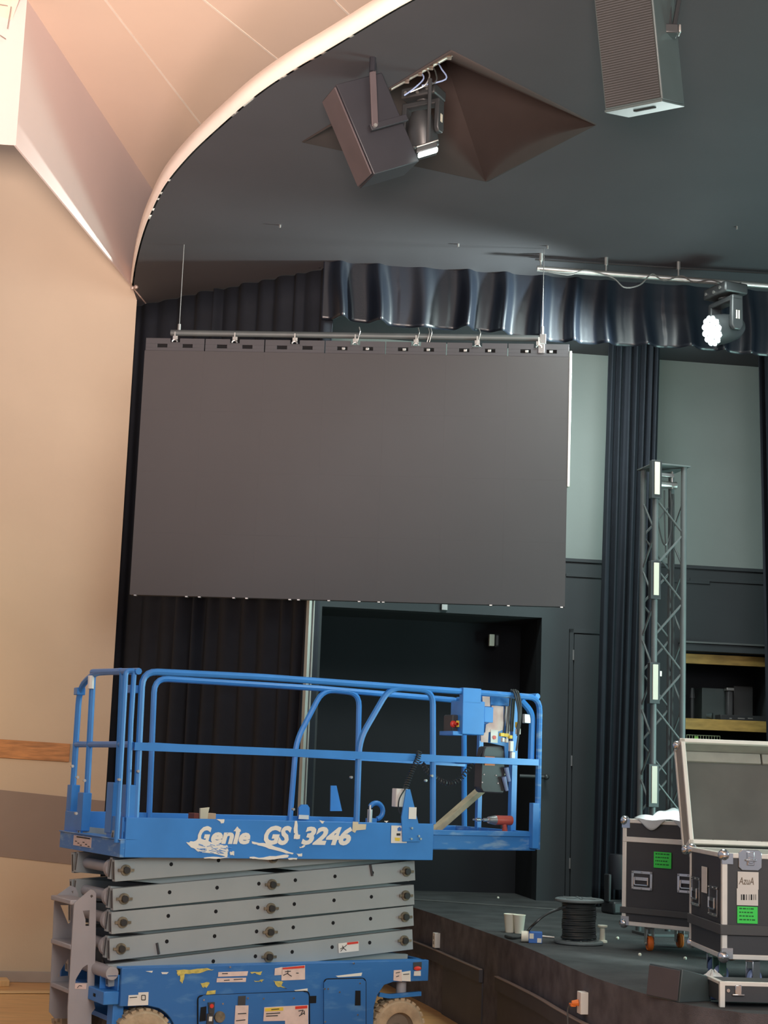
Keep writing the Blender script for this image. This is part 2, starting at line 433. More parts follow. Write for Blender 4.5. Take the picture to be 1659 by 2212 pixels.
# mouldings on the dark lower wall
b = MB()
for (s0, s1, z) in ((sz(1222, 1250)[0], sh_l+.3, sz(1250, 1247)[1]), (sz(1490, 1250)[0], 5.5, sz(1560, 1254)[1]-.02)):
    b.hexa(BW.w(s0, z, -.015), BW.u*(s1-s0), BW.n*.02, (0, 0, .03))
struct(b.build('trim_14', 'bdark', bevel=.003))
struct(MB().hexa(BW.w(sz(1222, 1250)[0]-.5, z_div-.03, -.02), BW.u*9, BW.n*.03, (0, 0, .035)).build('trim_15', 'bdark', bevel=.003))
# flush door right of the alcove
a0, zz0 = sz(1240, 1370); a1, _ = sz(1330, 1370)
dr = MB().hexa(BW.w(a0, HS, -.02), BW.u*(a1-a0), BW.n*.03, (0, 0, zz0-HS)).build('door_1', 'bdark', bevel=.003); struct(dr)
b = MB()
for f in (.12, .5, .9): b.cyl(BW.w(a0-.01, HS+f*(zz0-HS), -.03), BW.w(a0-.01, HS+f*(zz0-HS)+.1, -.03), .01, 8)
b.build('hinge', 'steel', dr)
b = MB().hexa(BW.w(a0-.05, HS, -.03), BW.u*.04, BW.n*.04, (0, 0, zz0-HS+.05)); b.hexa(BW.w(a0-.05, zz0+.01, -.03), BW.u*(a1-a0+.1), BW.n*.04, (0, 0, .04)); struct(b.build('trim_16', 'bdark', bevel=.003))
# side wall stub hiding the wings
b = MB().hexa((3.9, 14, HS), (.15, 0, 0), (0, 3.2, 0), (0, 0, H-HS)); 
struct(b.build('wall_right', 'bdark'))

# ================================================================== DRAPES
def drape(name, path, ztop, zbot, folds, amp, m, label, group=None, seed=1, nu=240, nv=24, thick=.006, gather=0, botfn=None, sharpness=1.0, kmin=.45):
    rnd = random.Random(seed)
    fr = []; x = 0
    pos = [0]
    for i in range(folds): pos.append(pos[-1]+rnd.uniform(.6, 1.4))
    pos = [p/pos[-1] for p in pos]; am = [rnd.uniform(.55, 1.25) for _ in range(folds+1)]; off = [rnd.uniform(-.35, .35) for _ in range(folds+1)]
    plen = [0]
    for i in range(len(path)-1): plen.append(plen[-1]+(V(path[i+1])-V(path[i])).length)
    def at(t):
        s = t*plen[-1]
        for i in range(len(path)-1):
            if s <= plen[i+1] or i == len(path)-2:
                f = (s-plen[i])/(plen[i+1]-plen[i]); a = V(path[i]); c = V(path[i+1]); dd = (c-a).normalized()
                return a*(1-f)+c*f, V((dd.y, -dd.x, 0))
    def wave(t, v):
        for i in range(folds):
            if t <= pos[i+1] or i == folds-1:
                f = (t-pos[i])/(pos[i+1]-pos[i]); f = min(max(f, 0), 1)
                sh = .5-.5*math.cos(2*PI*f)
                sh = sh**(sharpness)
                return sh*am[i]*(1+.3*math.sin(3*v+off[i]*9)), off[i]
    def fn(u, v):
        u2 = u + .004*math.sin(9*u+4*v)
        u2 = min(max(u2, 0), 1)
        p, nn = at(u); w, of = wave(u2, v)
        zb = zbot(u) if callable(zbot) else zbot; zt = ztop(u) if callable(ztop) else ztop
        k = (kmin+(1-kmin)*v)
        z = zt+(zb-zt)*v
        q = V((p.x, p.y, 0))+nn*(amp*w*k + amp*.25*of*v*math.sin(v*3))
        q.z = z - (amp*.25*w*v if v > .9 else 0)*0
        return q
    b = MB(); b.grid(fn, nu, nv)
    o = b.build(name, m, solid=thick, sharp=180)
    lab(o, label, 'curtain', group); return o
# left leg drapes from wall to x=690, hung to the ceiling, down to the stage
W1 = V((WLp.w(sr, 0).x-.30, WLp.w(sr, 0).y+.42, 0))
DL = Pz(690, 542, H); DL.z = 0
DL = P(684, 1500, 13.36); DL.z = 0
drape('stage_curtain', [W1, DL], H-.005, HS+.01, 14, .11, 'cloth', 'full-height black pleated curtain hanging behind the left half of the big screen', seed=5, nu=340, sharpness=.8)
# valance
VA = P(698, 600, 13.22); VB = P(1700, 600, 13.62); VA.z = VB.z = 0
vp = Pln(VA, math.atan2(VB.y-VA.y, VB.x-VA.x))
vlen = (VB-VA).length
def zrow(pts):
    tab = sorted((vp.hit(x, y)[0]/vlen, vp.hit(x, y)[1]) for x, y in pts)
    def f(t):
        if t <= tab[0][0]: return tab[0][1]
        for (a, za), (c, zc) in zip(tab, tab[1:]):
            if t <= c: return za+(zc-za)*(t-a)/(c-a)
        return tab[-1][1]
    return f
vb = zrow([(698, 690), (760, 695), (820, 702), (870, 708), (960, 713), (1040, 716), (1100, 726), (1180, 738), (1240, 742), (1320, 747), (1400, 750), (1480, 754), (1560, 760), (1600, 766), (1659, 770), (1700, 771)])
vt = zrow([(698, 533), (940, 549), (1165, 577), (1320, 587), (1500, 602), (1659, 618), (1700, 620)])
drape('valance_curtain', [VA, VB], vt, vb, 13, .13, 'val', 'black pleated valance hanging from the stage ceiling above the screen', seed=11, nu=320, nv=20, sharpness=3.2, kmin=.2)
# narrow leg curtains before the grey wall
def leg(pa, pb, Y, label, seed, folds=7, amp=.07, zb=HS+.01, nm='leg_curtain'):
    """pa: (xl, xr, ytop), pb: (xl, xr, ybottom)"""
    a0 = P(pa[0], pa[2], Y); a1 = P(pa[1], pa[2], Y); c0 = P(pb[0], pb[2], Y); c1 = P(pb[1], pb[2], Y)
    rnd = random.Random(seed); ph = [rnd.uniform(0, 6) for _ in range(4)]
    zt = a0.z
    def fn(u, v):
        L_ = a0*(1-v)+c0*v; R_ = a1*(1-v)+c1*v; uu = u+.02*math.sin(5*u+ph[0])+.012*math.sin(v*4+u*7)
        p = L_*(1-u)+R_*u
        w = math.sin(uu*folds*2*PI+ph[1])+.4*math.sin(uu*folds*3.3*PI+ph[2]+v*2)
        p.y -= amp*w*.5; return V((p.x, p.y, zt+(zb-zt)*v))
    b = MB(); b.grid(fn, 150, 30)
    return lab(b.build(nm, 'cloth', solid=.006, sharp=180), label, 'curtain')
leg((1318, 1427, 700), (1279, 1392, 1950), 15.3, 'narrow black curtain leg hanging right of the screen in front of the grey wall', 3)
leg((1636, 1760, 720), (1664, 1800, 1950), 15.3, 'black curtain leg cut off by the right edge of the picture', 8)

# ================================================================== LED SCREEN
LA = P(280, 1282, 12.9); LB = P(1220, 1313, 12.62)
LP = Pln(LA, math.atan2(LB.y-LA.y, LB.x-LA.x)); LW = (V((LB.x, LB.y, 0))-V((LA.x, LA.y, 0))).length
zb_ = .5*(LP.hit(280, 1282)[1]+LP.hit(1220, 1313)[1]); zt_ = .5*(LP.hit(311, 757)[1]+LP.hit(1235, 771)[1])
zh_ = .5*(LP.hit(312, 729)[1]+LP.hit(1235, 744)[1])
scr = empty('video_wall', LP.w(0, zb_), LP.ang, 'large dark video wall of flat panels hanging above the blue lift', 'screen')
ch = (zt_-zb_)/4; cw = LW/7
for i in range(7):
    for j in range(4):
        MB().box((i*cw+.0001, 0, j*ch+.0001), ((i+1)*cw-.0001, .07, (j+1)*ch-.0001)).build('panel', 'panel', scr)
hh = zh_-zb_
for i in range(7):
    b = MB(); x0 = i*cw+.004; x1 = (i+1)*cw-.004; z0 = 4*ch+.002; z1 = hh
    f = lambda t: x0+(x1-x0)*t
    # plate with two slots and a central notch
    zs0 = z0+(z1-z0)*.25; zs1 = z0+(z1-z0)*.55
    b.use('panelh')
    b.box((x0, .005, z0), (x1, .03, zs0)); b.box((x0, .005, zs1), (f(.42), .03, z1)); b.box((f(.58), .005, zs1), (x1, .03, z1))
    b.box((f(.42), .005, zs1), (f(.58), .03, zs1+(z1-zs1)*.3))
    for (a, c) in ((0, .2), (.37, .63), (.80, 1)): b.box((f(a), .005, zs0), (f(c), .03, zs1))
    b.use('hole').box((f(.19), .03, zs0), (f(.81), .034, zs1))
    hb = b.build('header_bar', None, scr, bevel=.001)
    b = MB().use('steel')
    if i > 2:
        for c in (.30, .70): b.box((f(c)-.012, .0, zs0+.004), (f(c)+.016, .03, zs1-.006))
        b.build('bracket', 'steel', scr, bevel=.003)
    b = MB(); cx = f(.5)
    zc = z0+(z1-z0)*.66
    b.tube(arc((cx, -.012, zc), .021, 0, PI, 8, (1, 0, 0), (0, 0, 1)), .007, 8)
    b.box((cx-.006, -.02, zc+.02), (cx+.006, -.004, zc+.085))
    b.use('steel').box((cx-.02, .0, z1-.01), (cx+.02, .02, z1+.02))
    b.build('clamp', 'steel', scr)
MB().box((LW+.001, -.005, zb_*0+ch*1.9), (LW+.02, .06, 4*ch+.05)).build('edge_strip', 'alu', scr, bevel=.003)
rr = random.Random(4)
b = MB()
for t in (.01, .13, .16, .24, .27, .37, .39, .46, .53, .575, .585, .83, .87, .99): b.box((LW*t, .0, -.008), (LW*t+.02, .04, -.0))
b.build('lower_lug', 'steel', scr)
# batten
zpipe = .5*(LP.hit(372, 714)[1]+LP.hit(1175, 732)[1])
px0 = LP.hit(368, 713)[0]; px1 = LP.hit(1178, 733)[0]
bt = empty('hanging_batten', LP.w(px0, zpipe), LP.ang, 'long dark steel pipe the video wall hangs from', 'pipe')
MB().cyl((0, .03, 0), (px1-px0, .03, 0), .026, 14).build('pipe', 'truss', bt)
b = MB().use('steel')
xw = LP.hit(386, 700)[0]-px0
b.cyl((xw, .03, .02), (xw, .03, H-zpipe), .0035, 6); b.cyl((xw, .03, .02), (xw, .03, .075), .012, 8); b.build('suspension_wire', None, bt)
b = MB().use('chrome'); xw = LP.hit(1172, 700)[0]-px0
b.cyl((xw, .03, .02), (xw, .03, H-zpipe), .0035, 6); b.cyl((xw, .03, .02), (xw, .03, .1), .014, 8); b.box((xw-.02, .0, -.05), (xw+.03, .06, .03)); b.box((xw-.03, -.01, -.13), (xw+.02, .05, -.055)); b.build('suspension_wire', None, bt, bevel=.004)
b = MB().use('steel')
for px in (775, 903, 925, 1035, 930): 
    x = LP.hit(px, 715)[0]-px0; b = MB(); b.tube([(x, .02, .07), (x+.012, .0, .03), (x, -.0, -.03), (x-.01, .02, -.06)], .004, 6); b.build('safety_cable', 'steel', bt)
# vertical steel pole
pp = P(669, 1300, 13.05)
po = empty('steel_pole', (pp.x, 13.05, HS), 0, 'thin bright steel pole standing below the screen, behind the blue lift', 'pole')
MB().tube([(0, 0, .015), (0, 0, P(672, 1280, 13.05).z-HS+.3)], .024, 4).build('pole', 'galv', po)
MB().tube([(.035, 0, .015), (.035, 0, P(672, 1280, 13.05).z-HS+.2)], .008, 8).build('conduit', 'galv', po)
MB().box((-.08, -.08, 0), (.08, .08, .015)).build('base_plate', 'steel', po)

# ================================================================== SCISSOR LIFT
TH = math.radians(29.3)
A0 = P(268, 1853, 10.2)
LF = Pln(A0, TH)
def Lv(x, y, v):
    pl = Pln(V((A0.x, A0.y, 0)), TH, v); u, z = pl.hit(x, y); return V((u, v, z))
def Lu(x, y, u):
    o = LF.o+LF.u*u; dd = ray(x, y); t = (o-EYE).dot(LF.u)/dd.dot(LF.u); q = EYE+dd*t-LF.o
    return V((u, q.dot(LF.n), q.z))
lift = empty('scissor_lift', LF.o, TH, 'blue and grey self-propelled scissor lift with railed platform in front of the stage', 'lift')
UL = Lv(935, 1858, 0).x
ZB0 = .5*(Lv(268, 1853, 0).z+Lv(935, 1858, 0).z); ZB1 = .5*(Lv(268, 1767, 0).z+Lv(935, 1778, 0).z)
WD = 1.15
ZD = ZB0+.06
UE = Lv(1165, 1837, 0).x
# deck and toe boards
MB().box((.03, .03, ZD-.03), (UL, WD-.03, ZD)).build('deck', 'blueworn', lift)
tb = MB().box((0, 0, ZB0), (UL, .03, ZB1)).build('toe_board', 'blue', lift, bevel=.004)
MB().box((0, WD-.03, ZB0), (UL, WD, ZB1)).build('toe_board', 'blue', lift, bevel=.004)
zlip0 = ZB0; zlip1 = ZB0+.105
b = MB().box((-.03, .0, zlip0), (-.0, WD, zlip1)); b.box((-.04, 0, zlip1), (.08, WD, zlip1+.008))
b.build('entrance_sill', 'blueworn', lift, bevel=.003)
zc1 = ZB1
MB().box((-.015, .03, zlip1), (.0, .30, zc1)).build('end_plate', 'blue', lift, bevel=.003)
MB().box((-.015, .78, zlip1), (.0, WD-.03, zc1)).build('end_plate', 'blue', lift, bevel=.003)
MB().box((-.034, .52, zlip0+.03), (-.0305, .86, zlip1-.01)).build('decal', 'pink', lift)
b = MB()
for k in range(6): b.box((-.0355, .54+.05*k, zlip0+.035+.01*(k % 3)), (-.0345, .575+.05*k, zlip0+.04+.01*(k % 3)))
b.box((-.0355, .54, zlip1-.022), (-.0345, .8, zlip1-.014)); b.build('decal_print', 'ink', lift)
# extension deck
UX = UE
b = MB().box((UL-.5, .05, ZD+.01), (UX, WD-.05, ZD+.04)); b.build('extension_deck', 'blueworn', lift)
ze0 = Lv(1163, 1837, .05).z; ze1 = Lv(1163, 1797, .05).z
b = MB().box((UL-.3, .045, ze0), (UX, .07, ze1)); b.box((UL-.3, .035, ze1-.035), (UX-.03, .045, ze1)); b.build('extension_toe_board', 'blueworn', lift, bevel=.003)
MB().box((UL-.3, WD-.07, ze0), (UX, WD-.045, ze1)).build('extension_toe_board', 'blueworn', lift, bevel=.003)
MB().box((UX-.025, .07, ze0), (UX, WD-.07, ze1)).build('extension_toe_board', 'blueworn', lift, bevel=.003)
# worn lettering and flaking paint on the toe board
T0 = lambda px, py: Lv(px, py, 0)
def put_text(txt, x0, x1, y0, y1, m, **kw):
    o = text_mesh(txt, .1, FRONT, m, 'lettering', lift, **kw); vs = o.data.vertices
    xs = [v.co.x for v in vs]; zs_ = [v.co.z for v in vs]; a = T0(x0, y1); c = T0(x1, y0)
    kx = (c.x-a.x)/(max(xs)-min(xs)); kz = (T0(x0, y0).z-a.z)/(max(zs_)-min(zs_))
    o.data.transform(M.Translation((a.x, -.0026, a.z)) @ M.Diagonal((kx, 1, kz, 1)) @ M.Translation((-min(xs), 0, -min(zs_))))
hpx = (T0(600, 1790).z-T0(600, 1823).z)
put_text('G', 426, 457, 1784, 1824, 'ivory', shear=.3, offset=.0045)
put_text('enie', 455, 541, 1789, 1823, 'ivory', shear=.2, offset=.0045)
put_text('GS', 569, 630, 1783, 1825, 'ivory', shear=.3, offset=.0045)
put_text('3246', 650, 761, 1784, 1825, 'ivory', shear=.3, offset=.0045)
def patch(pts, m='ivory', v=0, dy=.003, name='paint_scrape', parent=None, th=.0022):
    q = [Lv(x, y, v)+V((0, -dy, 0)) for x, y in pts]
    return MB().prism(q, (0, th, 0)).build(name, m, parent or lift)
def rag(pts, rnd, j=1.5, sub=3):
    out = []
    for i in range(len(pts)):
        a = pts[i]; c = pts[(i+1) % len(pts)]
        for k in range(sub):
            t = k/sub; out.append((a[0]*(1-t)+c[0]*t+(rnd.uniform(-j, j) if k else 0), a[1]*(1-t)+c[1]*t+(rnd.uniform(-j, j) if k else 0)))
    return out
rn = random.Random(2)
C6 = lambda l: [(400+x*.3014, 1740+y*.3014) for x, y in l]
patch(C6([(345, 185), (372, 150), (400, 185), (385, 182), (383, 200), (362, 200), (360, 184)]), dy=.004)
for l in ([(5, 262), (60, 258), (100, 232), (180, 262), (300, 285), (310, 330), (300, 368), (270, 360), (110, 335), (40, 300)],
          [(475, 256), (560, 268), (680, 305), (775, 340), (765, 350), (700, 335), (600, 310), (520, 285), (478, 272)],
          [(462, 368), (560, 372), (690, 355), (742, 356), (735, 372), (640, 386), (520, 384), (470, 378)],
          [(130, 374), (230, 368), (320, 374), (250, 380), (140, 380)],
          [(795, 345), (838, 342), (835, 365), (812, 366)], [(735, 378), (805, 376), (800, 388), (740, 388)],
          [(220, 98), (280, 98), (275, 125), (258, 132), (245, 112)], [(955, 104), (998, 112), (980, 130)],
          [(785, 112), (800, 112), (806, 195), (812, 240), (784, 240), (786, 200), (778, 195)],
          [(1428, 108), (1456, 110), (1440, 124)], [(815, 296), (860, 284), (845, 302), (820, 306)], [(320, 330), (350, 328), (350, 358), (325, 356)]):
    patch(rag(C6(l), rn), dy=.0035)
b = MB()
for k in range(30):
    x = rn.uniform(80, 300); y = rn.uniform(275, 345); a = Lv(*C6([(x, y)])[0], 0); c = Lv(*C6([(x+rn.uniform(15, 50), y+rn.uniform(-8, 14))])[0], 0)
    b.tube([a+V((0, -.0045, 0)), c+V((0, -.0045, 0))], .0016, 4)
b.build('scratch', 'blue', lift)
patch([(635, 1803), (648, 1803), (647, 1812), (634, 1812)], dy=.004)
patch(C6([(1200, 115), (1240, 118), (1238, 132), (1296, 134), (1292, 172), (1225, 178), (1215, 196), (1196, 186)]), 'tape', dy=.0045)
st = patch([(845, 1783), (878, 1784), (878, 1821), (844, 1821)], 'white', name='decal', dy=.004)
b = MB()
for (cx, cy) in ((862, 1791), (871, 1802)):
    pts = [Lv(cx+x, cy+y, 0)+V((0, -.0055, 0)) for x, y in ((-4, 4), (-4, -1), (-5, -1), (0, -5), (5, -1), (4, -1), (4, 4))]
    b.use('bluebox').prism(pts, (0, .0015, 0))
b.use('ink').prism([Lv(x, y, 0)+V((0, -.0055, 0)) for x, y in ((856, 1800), (864, 1800), (864, 1805), (856, 1805))], (0, .0015, 0))
b.use('yellow').prism([Lv(x, y, 0)+V((0, -.0055, 0)) for x, y in ((852, 1809), (864, 1810), (862, 1817), (853, 1816))], (0, .0015, 0))
b.build('decal_print', None, lift)

# ---- guard rails
R = .0215
def rail(pix, v, name='guard_rail', r=R, m='blue', rd=.10, square=False, parent=None, u=None):
    pts = [(Lv(x, y, v) if u is None else Lu(x, y, u)) for x, y in pix]
    return MB().tube(rounded(pts, rd), r, 8, square=square).build(name, m, parent or lift)
vn = .03; vf = WD-.03
ZR = Lv(400, 1452, vn).z
# near side
rail([(293, 1770), (308, 1450), (560, 1462), (1003, 1494)], vn)
rail([(1003, 1494), (1166, 1507), (1160, 1835)], vn, m='blueworn')
rail([(935, 1780), (935, 1491), (842, 1484), (776, 1598), (770, 1775)], vn)
MB().tube([Lv(288, 1612, vn), Lv(935, 1638, vn)], .025, square=True).build('mid_rail', 'blue', lift)
MB().tube([Lv(935, 1638, vn), Lv(1160, 1647, vn)], .022, square=True).build('mid_rail', 'blue', lift)
# corner post near (double)
rail([(252, 1820), (272, 1450), (290, 1448), (283, 1560), (275, 1770)], vn-.0, rd=.03, r=.017)
# far side
rail([(322, 1768), (334, 1465), (690, 1487)], vf)
rail([(690, 1487), (1002, 1514), (1003, 1790)], vf)
rail([(770, 1775), (776, 1497), (698, 1489), (640, 1600), (626, 1775)], vf)
MB().tube([Lv(322, 1610, vf), Lv(1003, 1650, vf)], .021, square=True).build('mid_rail', 'blue', lift)
# entrance end
ue = .02
rail([(152, 1790), (172, 1484), (205, 1453), (262, 1450)], 1.0, u=ue, rd=.12)
def vline(px, ya, yb, u, name='post', r=.018, m='blue'):
    a = Lu(px[0], ya, u); c = Lu(px[1], yb, u); return MB().tube([a, c], r, 8).build(name, m, lift)
rail([(184, 1795), (201, 1456)], 0, u=ue, name='post')
rail([(250, 1800), (265, 1448)], 0, u=ue, name='post', r=.021)
rail([(200, 1452), (300, 1450)], 0, u=ue, name='gate_rail')
rail([(163, 1608), (285, 1608)], 0, u=ue, name='gate_rail', r=.02)
MB().tube([Lu(197, 1460, ue-.02), Lu(196, 1488, ue-.02)], .022, 8).build('tape_wrap', 'white', lift)
MB().box(Lu(184, 1795, ue)+V((-.04, -.03, 0)), Lu(184, 1712, ue)+V((.02, .03, 0))).build('post_socket', 'blue', lift, bevel=.004)
MB().box(Lu(248, 1800, ue)+V((-.04, -.03, 0)), Lu(248, 1690, ue)+V((.02, .03, 0))).build('post_socket', 'blue', lift, bevel=.004)
MB().box(Lu(275, 1775, ue)+V((-.02, -.02, 0)), Lu(275, 1695, ue)+V((.04, .03, 0))).build('post_socket', 'blue', lift, bevel=.004)
MB().box(Lu(154, 1775, ue)+V((-.02, -.02, 0)), Lu(154, 1695, ue)+V((.04, .02, 0))).build('post_socket', 'blue', lift, bevel=.004)
for (x, y) in ((172, 1492), (287, 1487)):
    MB().box(Lu(x, y, ue)+V((-.03, -.035, -.03)), Lu(x, y, ue)+V((.03, .035, .02))).build('bracket', 'blue', lift, bevel=.004)
b = MB()
for (x, y) in ((155, 1655), (166, 1679), (181, 1686), (256, 1684), (297, 1666), (163, 1757), (632, 1748), (757, 1679), (918, 1686), (931, 1676)):
    p = Lv(x, y, vn-.02); MB().cyl(p, p+V((0, -.02, 0)), .009, 8).build('bolt', 'steel', lift)
# extension end rail
ux = UX-.02
for (xa, xb, w_) in ((1040, 1038, .018), (1112, 1108, .022)):
    a = Lu(xa, 1500, ux); c = Lu(xb, 1795, ux); MB().tube([V((ux, a.y, ZR)), V((ux, a.y, ze1-.03))], w_, square=True).build('post', 'blue', lift)
MB().tube([V((ux, vn, ZR)), V((ux, vf, ZR))], R, 8).build('guard_rail', 'blue', lift)
zm = Lv(1160, 1647, vn).z
MB().tube([V((ux, vn, zm)), V((ux, vf, zm))], R, 8).build('mid_rail', 'blue', lift)
rail([(1125, 1512), (1150, 1540), (1147, 1645)], vn+.03, r=.024)
MB().box(Lv(1150, 1833, 0), Lv(1166, 1735, 0)+V((0, .05, 0))).build('post_socket', 'blue', lift, bevel=.003)

# control box at the platform
def vbox(pa, pb, v0, v1, name, m, bevel=.004, parent=None):
    a = Lv(*pa, v0); c = Lv(*pb, v0); return MB().box((a.x, v0, a.z), (c.x, v1, c.z)).build(name, m, parent or lift, bevel=bevel)
cb = vbox((998, 1586), (1048, 1516), .0, .16, 'control_box', 'blue', .006)
MB().box(Lv(1000, 1518, 0), Lv(1040, 1488, 0)+V((0, .05, 0))).build('box_bracket', 'blue', cb, bevel=.003)
MB().box(Lv(1046, 1560, .01), Lv(1066, 1528, .01)+V((0, .12, 0))).build('box_flap', 'blue', cb, bevel=.003)
vbox((976, 1584), (999, 1545), .06, .18, 'joystick_housing', 'dgrey', .01, cb)
vbox((978, 1588), (1000, 1580), .02, .2, 'box_ledge', 'blue', .003, cb)
p = Lv(985, 1564, .03)
b = MB(); b.lathe([(.001, -.045), (.022, -.043), (.026, -.034), (.02, -.024), (.010, -.02), (.010, .02)], M.Translation(p) @ M.Rotation(-PI/2, 4, 'X') @ M.Rotation(PI, 4, 'X'), 16); b.build('stop_button', 'red', cb)
b = MB().box(p+V((.012, .01, -.02)), p+V((.035, .02, .025))); b.build('switch_guard', 'yellow', cb, bevel=.002)
pl_ = []
def sheet(pts, v, m, name, par, dy=.002): 
    q = [Lv(x, y, v) for x, y in pts]; return MB().prism(q, (0, dy, 0)).build(name, m, par)
bk = sheet([(1039, 1500), (1100, 1505), (1098, 1640), (1092, 1640), (1090, 1612), (1038, 1600)], .20, 'blue', 'back_plate', lift, .01)
sheet([(1062, 1524), (1088, 1526), (1087, 1576), (1079, 1580), (1048, 1582), (1050, 1565), (1064, 1558)], .19, 'pink', 'decal', bk)
sheet([(1042, 1504), (1058, 1503), (1059, 1526), (1043, 1525)], .19, 'pink', 'decal', bk)
sheet([(1061, 1506), (1100, 1508), (1098, 1524), (1060, 1522)], .185, 'blueworn', 'cover_plate', bk, .006)
sheet([(1060, 1576), (1076, 1577), (1075, 1605), (1060, 1604)], .185, 'white', 'decal', bk)
sheet([(1039, 1586), (1048, 1582), (1056, 1578), (1054, 1604), (1039, 1603)], .188, 'pink', 'decal', bk)
p = Lv(1068, 1593, .182); b = MB(); b.cyl(p, p+V((0, -.003, 0)), .014, 14); b.build('decal_dot', 'red', bk)
sheet([(1091, 1526), (1100, 1526), (1102, 1590), (1094, 1600)], .185, 'white', 'decal', bk)
# document box
dbx = sheet([(1046, 1618), (1050, 1612), (1084, 1612), (1090, 1622), (1092, 1700), (1088, 1714), (1044, 1712), (1038, 1702), (1040, 1650)], .08, 'dgrey', 'manual_box', lift, .09)
dbx.modifiers.new('bevel', 'BEVEL').width = .008
sheet([(1048, 1634), (1069, 1635), (1069, 1654), (1047, 1653)], .075, 'orange', 'box_latch', dbx, .006)
b = MB()
for (x, y) in ((1046, 1673), (1072, 1675), (1042, 1690), (1076, 1692)): b.cyl(Lv(x, y, .08), Lv(x, y, .074), .005, 8)
b.build('screw', 'steel', dbx)
# cables hanging over top rail
for k, (xo, ye, vv_) in enumerate(((0, 1590, .0), (5, 1575, -.01), (9, 1622, .01))):
    pts = [Lv(1098+xo, 1580, .1), Lv(1103+xo, 1500, .07), Lv(1106+xo, 1492, .03), Lv(1112+xo, 1500, -.01), Lv(1120+xo*.6, 1540, -.02), Lv(1118-xo*.3, ye, -.015)]
    MB().tube(dense([V(p) for p in pts], 4), .007, 8).build('hanging_cable', 'cable', lift)
for (xa, xb) in ((1092, 1086), (1098, 1092), (1101, 1097)):
    MB().tube([Lv(xa, 1525, .06), Lv((xa+xb)/2, 1560, .055), Lv(xb, 1592, .06)], .005, 6).build('hanging_cable', 'cable', lift)
for (x, y, w_, h_, m) in ((1086, 1587, 9, 7, 'yellow'), (1095, 1588, 9, 7, 'yellow'), (1104, 1592, 7, 7, 'yellow'), (1088, 1598, 5, 9, 'white'), (1096, 1600, 5, 8, 'white'), (1106, 1612, 8, 22, 'white'), (1109, 1635, 8, 20, 'white'), (1120, 1566, 7, 12, 'yellow'), (1121, 1580, 8, 12, 'white')):
    a = Lv(x-w_/2, y+h_/2, .03); c = Lv(x+w_/2, y-h_/2, .03); MB().box(a, c+V((0, .025, 0))).build('connector', m, lift, bevel=.003)
for (x, y) in ((1095, 1672), (1090, 1692)):
    a = Lv(x-2, y-14, .06); c = Lv(x+5, y+16, .06); MB().tube([a, c], .018, 8, r2=.012).build('glove_finger', 'bluewheel', lift)
MB().box(Lv(1133, 1562, .05), Lv(1149, 1543, .05)+V((0, .03, 0))).build('clip', 'steel', lift, bevel=.004)
# white connector box and coil cord
wb_ = vbox((855, 1743), (882, 1704), .06, .12, 'socket_box', 'white', .004)
tri = sheet([(870, 1818), (908, 1818), (908, 1795), (886, 1705), (878, 1705), (868, 1765)], -.014, 'blue', 'bracket', lift, .012)
vbox((883, 1769), (900, 1744), -.018, -.014, 'decal', 'white', 0)
b = MB()
for (x, y) in ((889, 1789), (904, 1806), (888, 1812), (908, 1812)): p = Lv(x, y, -.014); MB().cyl(p, p+V((0, -.01, 0)), .008, 8).build('bolt', 'steel', lift)
def coil(pts, rad, r, turns, name):
    path = dense([V(p) for p in pts], 24); out = []; L_ = [0]
    for i in range(len(path)-1): L_.append(L_[-1]+(path[i+1]-path[i]).length)
    N_ = turns*9; j = 0
    for i in range(N_+1):
        s = L_[-1]*i/N_
        while j < len(L_)-2 and L_[j+1] < s: j += 1
        f = (s-L_[j])/(L_[j+1]-L_[j]); p = path[j].lerp(path[j+1], f); t = (path[j+1]-path[j]).normalized()
        up = V((0, 1, 0)); sd = t.cross(up).normalized(); an = 2*PI*i/9
        out.append(p+up*math.cos(an)*rad+sd*math.sin(an)*rad)
    return MB().tube(out, r, 5).build(name, 'cable', lift)
coil([Lv(876, 1703, .0), Lv(890, 1664, -.01), Lv(902, 1640, -.02), Lv(906, 1622, .0)], .016, .0045, 17, 'coiled_cord')
coil([Lv(908, 1640, .07), Lv(925, 1668, .1), Lv(960, 1690, .12), Lv(990, 1686, .12), Lv(1020, 1650, .12)], .016, .0045, 24, 'coiled_cord')
MB().tube(dense([Lv(1020, 1650, .12), Lv(1034, 1636, .11), Lv(1044, 1615, .1)], 5), .006, 6).build('cord_end', 'cable', lift)
MB().tube(dense([Lv(876, 1703, .05), Lv(863, 1725, .05), Lv(861, 1748, .05), Lv(868, 1764, .04)], 5), .005, 6).build('cord_end', 'cable', lift)
# folded brackets on the deck
sheet([(714, 1752), (715, 1697), (727, 1697), (739, 1752)], vf-.05, 'blue', 'bracket', lift, .01)
sheet([(646, 1764), (646, 1745), (652, 1738), (664, 1738), (669, 1745), (669, 1764)], vf-.03, 'blue', 'bracket', lift, .02)
sheet([(646, 1760), (667, 1761), (667, 1770), (645, 1769)], vf-.05, 'white', 'decal', lift, .003)
hp = Lv(812, 1752, .3)
b = MB(); b.tube(arc(hp, .055, math.radians(150), math.radians(-80), 14, (1, 0, 0), (0, 0, 1)), .018, 8); b.box(hp+V((-.07, -.02, -.08)), hp+V((.0, .02, -.05)))
b.build('hook', 'blue', lift, bevel=.003)
p = Lv(799, 1758, .25); b = MB(); b.cyl(p+V((0, 0, -.06)), p+V((0, 0, .03)), .018, 10); b.cyl(p+V((0, 0, .03)), p+V((0, 0, .06)), .009, 8); b.build('valve', 'steel', lift)

